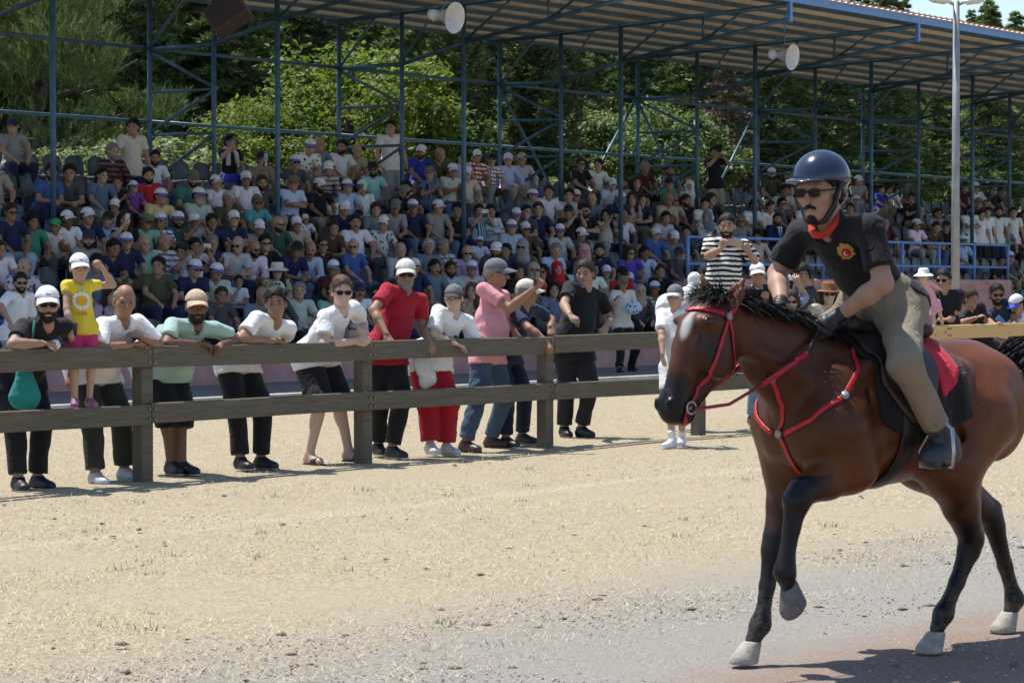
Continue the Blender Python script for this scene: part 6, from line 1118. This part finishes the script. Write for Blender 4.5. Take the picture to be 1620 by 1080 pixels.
link('tail', strands(900, lambda r: ((-1.13+r.normal()*.015, r.normal()*.03, 1.235+r.normal()*.02), (-1, r.normal()*.15, .35+r.normal()*.12), (-.15, 0, -2.6), r.uniform(.55, .95)), 6, .005, 7), 'hair', horse, (.012, .011, .012))
def snap(p, off=.006):
    c, n, i, d = bv.find_nearest(Vector(p)); return A(c)+A(n)*off, A(n)
def strap(name, pts, wd, mat, par, col, n=4, off=.006, free=(), thick=.15):
    "band lying on the horse through pts"
    P = [A(p, float) for p in pts]; fine = []
    for a0, b0 in zip(P[:-1], P[1:]): fine += [a0+(b0-a0)*k/n for k in range(n)]
    fine.append(P[-1]); q = [snap(p, off) for p in fine]; return MB().tube([x for x, _ in q], wd, 8, flat=([nn for _, nn in q], thick)).build(name, mat, par, True, col)
plain('steel', (.42, .41, .40), .3, .15, 10, metal=.9, bmp=.05)
RED = (.42, .012, .035); RED2 = (.50, .015, .02); DK = (.015, .013, .012)
br = thing('bridle', 'red leather bridle with snaffle bit on the horse head', 'bridle', HO, HRZ)
strap('browband', [(.585, -.12, 1.47), (.70, -.07, 1.485), (.74, 0, 1.485), (.70, .07, 1.485), (.60, .12, 1.455)], .0105, 'leather', br, RED, 4)
for s in (-1, 1):
    strap('cheekpiece', [(.53, s*.05, 1.50), (.60, s*.12, 1.45), (.635, s*.11, 1.36), (.685, s*.10, 1.25), (.735, s*.08, 1.13), (.765, s*.07, 1.085)], .009, 'leather', br, RED, 4)
    strap('throat_lash', [(.60, s*.12, 1.44), (.565, s*.12, 1.36), (.53, s*.10, 1.26), (.535, s*.03, 1.20)], .009, 'leather', br, RED, 4)
    rg = [A((.775, s*.062, 1.085))+A((math.cos(t)*.024, 0, math.sin(t)*.024)) for t in np.linspace(0, 6.28, 14)[:-1]]; MB().tube(rg, .0042, 6, closed=True).build('bit_ring', 'steel', br, True)
    q, nn = snap((.605, s*.12, 1.45), .012); MB().tube([q, q+nn*.006], .016, 12).build('rosette', 'galvanised', br, True)
strap('headpiece', [(.53, -.06, 1.50), (.53, 0, 1.53), (.53, .06, 1.50)], .013, 'leather', br, RED, 4)
MB().tube([(.775, -.062, 1.085), (.79, 0, 1.075), (.775, .062, 1.085)], .006, 6).build('bit', 'galvanised', br, True)
for s in (-1, 1): strap('chin_strap', [(.775, s*.07, 1.085), (.80, s*.06, 1.05), (.775, s*.02, 1.02)], .010, 'leather', br, RED2, 3)
bp = thing('breastplate', 'bright red breastplate straps across the horse chest', 'breastplate', HO, HRZ)
for s in (-1, 1):
    strap('shoulder_strap', [(-.10, s*.09, 1.32), (-.02, s*.2, 1.22), (.10, s*.24, 1.12), (.20, s*.16, 1.02), (.29, s*.03, .955)], .0115, 'leather', bp, RED2, 5)
strap('chest_strap', [(.30, .0, .955), (.29, .02, .88), (.22, .03, .80), (.12, .02, .77)], .0115, 'leather', bp, RED2, 4); strap('neck_strap', [(.29, .0, .965), (.30, .09, 1.05), (.33, .10, 1.13), (.36, .09, 1.19)], .009, 'leather', bp, RED2, 4)
strap('girth_strap', [(.0, 0, .73), (-.12, 0, .71), (-.2, 0, .70)], .012, 'leather', bp, RED2, 3)
for q in ((.27, .01, .957), (.10, .24, 1.12), (.355, .085, 1.185)):
    c, nn = snap(q, .012); MB().tube([c, c+nn*.006], .018, 12).build('ring', 'galvanised', bp, True)
def drape(name, par, mat, col, x0, x1, z_lo, off, side=0, nx=9, na=13, shape=None, th=.012):
    "cloth or leather laid over the barrel between x0 and x1, hanging to height shape(u) on each side"
    VV = []; IN = []
    def hit(x, ang):
        d = Vector((0, math.sin(ang), math.cos(ang))); o = Vector((x, 0, 1.05)); h = bv.ray_cast(o+d*.8, -d, 1.); return (A(h[0]) if h[0] is not None else A(o+d*.27)), A(d)
    for i in range(nx):
        u = i/(nx-1); x = x0+(x1-x0)*u; zl = z_lo if shape is None else shape(u); am = math.radians(20)
        while am < math.radians(125) and hit(x, am)[0][2] > zl: am += math.radians(1.)
        for j in range(na):
            v = j/(na-1)*2-1
            if side: v = side*(.06+.94*j/(na-1))
            p, d = hit(x, v*am); VV.append(p+d*off); IN.append(p+d*(off-th))
    m0 = len(VV); Qd = []; ed = {}
    for i in range(nx-1):
        for j in range(na-1):
            ids = (i*na+j, i*na+j+1, (i+1)*na+j+1, (i+1)*na+j); Qd += [ids, tuple(m0+q for q in ids[::-1])]
            for a0, b0 in zip(ids, ids[1:]+ids[:1]): ed[(a0, b0)] = 1
    for a0, b0 in list(ed):
        if (b0, a0) not in ed: Qd.append((b0, a0, m0+a0, m0+b0))
    return link(name, mesh_np(name, np.array(VV+IN), Qd), mat, par, col)
sd = thing('saddle', 'dark brown leather saddle on black and red pad with metal stirrups', 'saddle', HO, HRZ)
drape('saddle_pad', sd, 'cloth', (.012, .012, .014), -.63, -.10, .93, .016, nx=15, na=25, shape=lambda u: .93+.35*abs(u-.5)**2); drape('pad_panel', sd, 'cloth', (.52, .02, .04), -.60, -.45, 1.10, .024, nx=8, na=31, shape=lambda u: 1.10+.10*(1-u)**2)
drape('saddle_flap', sd, 'leather', (.040, .022, .016), -.46, -.12, 1.02, .036, side=1, nx=12, na=14, shape=lambda u: 1.00+.55*abs(u-.55)**1.6); drape('saddle_flap', sd, 'leather', (.040, .022, .016), -.46, -.12, 1.02, .036, side=-1, nx=12, na=14, shape=lambda u: 1.00+.55*abs(u-.55)**1.6)
S = SDF(); S.cap((-.16, 0, 1.40), (-.38, 0, 1.355), .055, .085, k=.05, flat=((0, 0, 1), .55)); S.cap((-.38, 0, 1.35), (-.53, 0, 1.375), .10, .11, k=.05, flat=((0, 0, 1), .42)); S.ell((-.16, 0, 1.405), (.035, .06, .045), k=.04); S.ell((-.54, 0, 1.385), (.035, .11, .035), k=.04); link('seat', mesh_np('seat', *S.mesh(.012)), 'leather', sd, (.035, .020, .015))
gv = []; 
for k2 in range(25):
    an = math.radians(68+k2*(360-136)/24); d = Vector((0, math.sin(an), math.cos(an))); o = Vector((-.26+.06*math.sin((an-math.pi)/2)**2*0, 0, 1.02)); h = bv.ray_cast(o+d*.8, -d, 1.); gv.append((A(h[0])+A(d)*.01, A(d)))
MB().tube([p for p, _ in gv], .048, 10, flat=([n for _, n in gv], .18)).build('girth', 'leather', sd, True, DK)
rider = thing('person', 'rider in dark helmet, black polo shirt and khaki breeches on the bay horse', 'person', HO, HRZ)
hL, hR = A((-.02, .115, 1.455)), A((.125, -.10, 1.475))
J = skeleton((-.395, 0, 1.485), (-.035, .02, 1.818), (1, 0, -.25), (.035, .03, 1.955), (1, .22, -.14), 1.0, (0, 0, 1), cfwd=(1, .12, -.6), sw=1.03,
    hands=dict(L=dict(at=hL, pole=(-.3, 1, -.4), dir=(.8, -.25, -.35), palm=(0, -.7, -.7), curl=1.05), R=dict(at=hR, pole=(-.5, -1, -.2), dir=(.8, .2, -.35), palm=(0, .7, -.7), curl=1.05)),
    feet=dict(L=dict(at=(-.40, .335, .825), pole=(1, .55, .1), dir=(1, .25, 0)), R=dict(at=(-.40, -.335, .825), pole=(1, -.55, .1), dir=(1, -.25, 0))))
J['elL'] = A((-.075, .285, 1.575)); J['wrL'] = J['elL']+nrm(hL-J['elL'])*.255; J['elR'] = A((-.015, -.27, 1.615)); J['wrR'] = J['elR']+nrm(hR-J['elR'])*.25
V2, Q2 = body_sdf(J).mesh(.0068); link('body', tinted('body', V2, Q2, J), 'skin', rider, (.40, .235, .165))
so = link('shirt', mesh_np('shirt', *shirt_sdf(J, .97, .72, -.05, .010).mesh(.0075, folds(4, 30), .006)), 'cloth', rider, (.011, .011, .013))
Sp = pants_sdf(J, .98, .88, .008, .93); Sp.ell(J['hipL']+A([.05, .01, -.02]), (.12, .09, .11), k=.04); Sp.ell(J['hipR']+A([.05, -.01, -.02]), (.12, .09, .11), k=.04); link('breeches', mesh_np('breeches', *Sp.mesh(.0085, folds(12, 32), .009)), 'cloth', rider, (.25, .21, .145))
for s2, sg in (('L', 1), ('R', -1)):
    an, kn, t = J['an'+s2], J['kn'+s2], J['toe'+s2]; S = SDF(); foot(S, J, s2, .014); S.cap(an+(kn-an)*.32, an, .056, .050, k=.03, cut=(an+(kn-an)*.26, nrm(kn-an))); link('boot', mesh_np('boot', *S.mesh(.008)), 'leather', rider, (.035, .045, .06))
    S = SDF(); hand_sdf(S, J, s2, True); S2 = SDF()
    for pr in S.pr: q = list(pr[5]); q[2] += .0035; q[3] += .0035; S2.pr.append((pr[0], pr[1]-.004, pr[2]+.004, pr[3], pr[4], tuple(q)))
    S2.cap(J['wr'+s2]-nrm(J['wr'+s2]-J['el'+s2])*.03, J['wr'+s2]+J['hd'+s2]*.03, .033, .031, k=.01); link('glove', mesh_np('glove', *S2.mesh(.006)), 'leather', rider, (.014, .014, .016))
    # stirrup: leather strap and iron round the boot
    ball = an+t*.085+A([0, 0, -.088]); top = ball+A([-.012, sg*.02, .185]); lat = nrm(np.cross(t, [0, 0, 1])); q, nn = snap((-.32, sg*.30, 1.18), .05); MB().tube([q, top], .013, 6, flat=((0, 1, 0), .3)).build('stirrup_leather', 'leather', sd, True, DK)
    io = [top, top+lat*.045+A([0, 0, -.03]), ball+lat*.078+A([0, 0, .06]), ball+lat*.074, ball-lat*.074, ball-lat*.078+A([0, 0, .06]), top-lat*.045+A([0, 0, -.03])]; MB().tube(io, .010, 8, closed=True).build('stirrup_iron', 'steel', sd, True); MB().tube([ball+lat*.06, ball-lat*.06], .018, 8, flat=((0, 0, 1), .4)).build('stirrup_tread', 'leather', sd, True, DK)
# helmet, strap, glasses, moustache, neck scarf, crest
HMt = Matrix.Translation(Vector(J['head'])) @ Matrix(J['HM'].tolist()).to_4x4()
def hp(name, SD, res, mat, col, par=None):
    o = link(name, mesh_np(name, *SD.mesh(res)), mat, rider, col); o.matrix_local = HMt
    if par is not None: o.parent = par; o.matrix_local = Matrix.Identity(4)
    return o
S = SDF(); S.ell((0, -.018, .052), (.112, .136, .116), k=.01); S.plane((0, 0, .040), (0, .12, -1)); S.cap((0, -.07, .02), (0, -.09, -.01), .085, .07, k=.03); S.ell((0, .01, -.04), (.083, .105, .10), k=.01, op='s')
he = hp('helmet', S, .007, 'gloss', (.020, .030, .058))
S = SDF(); S.ell((0, .100, .056), (.088, .074, .012), k=.01); S.plane((0, .05, 0), (0, -1, .0)); hp('visor', S, .006, 'gloss', (.022, .032, .06), he)
MB().tube([(-.09, -.01, .03), (-.078, .02, -.06), (-.045, .045, -.118), (0, .055, -.128), (.045, .045, -.118), (.078, .02, -.06), (.09, -.01, .03)], .012, 8, flat=((0, .3, 0), .5)).build('chin_strap', 'leather', he, True, DK)
o = link('sunglasses', HEADM['sunglasses'], 'lens_dark', rider, (.008, .008, .01)); o.matrix_local = HMt
for key in ('goatee',): o = link(key if key == 'eyebrows' else 'moustache_and_goatee', HEADM[key], 'hair', rider, HAIRC['black']); o.matrix_local = HMt
o = link('hair', HEADM['hair'], 'hair', rider, HAIRC['black']); o.matrix_local = HMt @ Matrix.Scale(.97, 4)
nk = J['neck']; MB().tube([nk+J['up']*.018+A([.016, 0, 0])+(J['fc']*math.cos(q)*.062+J['rc']*math.sin(q)*.062)-A([0, 0, .012])*math.cos(q) for q in np.linspace(0, 6.2832, 21)[:-1]], .016, 8, closed=True).build('neck_scarf', 'cloth', rider, True, (.50, .05, .02))
C = MB(); aa = np.linspace(-2.5, 2.5, 13); C.tube([nk+J['up']*.022+(-J['fc']*math.cos(q)+J['rc']*math.sin(q))*.078+J['fc']*.012-J['up']*.04*max(0, abs(q)-1.1)/1.4 for q in aa], .024, 8, flat=([nrm(-J['fc']*math.cos(q)+J['rc']*math.sin(q)) for q in aa], .3)); C.build('collar', 'cloth', so, True, (.012, .012, .014))
sbv = BVHTree.FromPolygons([tuple(v.co) for v in so.data.vertices], [tuple(pl.vertices) for pl in so.data.polygons])
def crest_part(name, shapes, col, off, par, c0):
    mb = MB()
    for x, z, rx, rz2, n in shapes:
        o = c0[0]+c0[1]*x+c0[2]*z; P = []
        for k2 in range(n): q = o+c0[1]*rx*math.cos(6.2832*k2/n)+c0[2]*rz2*math.sin(6.2832*k2/n); c, nn, i, dd = sbv.find_nearest(Vector(q)); P.append(A(c)+A(nn)*off)
        c, nn, i, dd = sbv.find_nearest(Vector(o)); P.append(A(c)+A(nn)*off); mb.add(P, [(k2, (k2+1) % n, n) for k2 in range(n)])
    return mb.build(name, 'cloth', par, False, col)
ch, sh2 = math.cos(-HRZ), math.sin(-HRZ)
def aim(x, y):
    "where the sight line of photograph position x, y meets the shirt, in local axes"
    o = A([-HO[0], -HO[1]]); d = A([(x-CX)/F, 1.]); lo = Vector((o[0]*ch-o[1]*sh2, o[0]*sh2+o[1]*ch, CH)); ld = Vector((d[0]*ch-d[1]*sh2, d[0]*sh2+d[1]*ch, (HZ-y)/F)).normalized(); h = sbv.ray_cast(lo, ld); return (h[0], h[1]) if h[0] is not None else sbv.find_nearest(Vector(J['neck']))[:2]
cc, nn = aim(1338, 398); cc = A(cc); nn = A(nn); e2 = nrm(J['up']-nn*np.dot(J['up'], nn)); e1 = nrm(np.cross(e2, nn)); c0 = (cc, e1, e2)
em = crest_part('crest', [(0, 0, .028, .036, 18), (-.020, .026, .010, .009, 7), (.020, .026, .010, .009, 7), (-.029, .004, .006, .016, 7), (.029, .004, .006, .016, 7), (-.022, -.022, .010, .007, 7), (.022, -.022, .010, .007, 7), (0, .038, .012, .006, 7)], (.48, .32, .08), .003, so, c0)
crest_part('crest_shield', [(0, -.004, .019, .022, 14)], (.55, .02, .03), .0045, em, c0); crest_part('crescent', [(-.002, -.006, .010, .010, 12)], (.8, .8, .8), .006, em, c0); crest_part('crescent_gap', [(.0015, -.005, .0078, .0078, 12)], (.55, .02, .03), .0072, em, c0)
cc, nn = aim(1247, 350); cc = A(cc); nn = A(nn); e2 = nrm(A([0, 0, 1])-nn*nn[2]); e1 = nrm(np.cross(e2, nn)); c1 = (cc, e1, e2)
fl = crest_part('sleeve_flag', [(0, 0, .030, .022, 10)], (.60, .02, .03), .003, so, c1); crest_part('flag_crescent', [(-.006, 0, .009, .009, 10)], (.8, .8, .8), .0045, fl, c1)
# reins: red then black, from bit to hands
rn = thing('reins', 'red and black reins running from the bit to the rider hands', 'reins', HO, HRZ)
for s2, sg in (('L', 1), ('R', -1)):
    hd = J['wr'+s2]+J['hd'+s2]*.07; a0 = A((.765, sg*.075, 1.08)); mid1 = A((.45, sg*.125, 1.17)); mid2 = A((.22, sg*.15, 1.29)); MB().tube([a0, (a0+mid1)/2+A([0, 0, -.03]), mid1], .007, 6).build('rein_front', 'leather', rn, True, (.30, .02, .03)); MB().tube([mid1, mid2], .013, 6, flat=((0, 1, 0), .4)).build('rein_middle', 'leather', rn, True, RED); MB().tube([mid2, hd], .012, 6, flat=((0, 1, 0), .4)).build('rein_grip', 'leather', rn, True, DK)
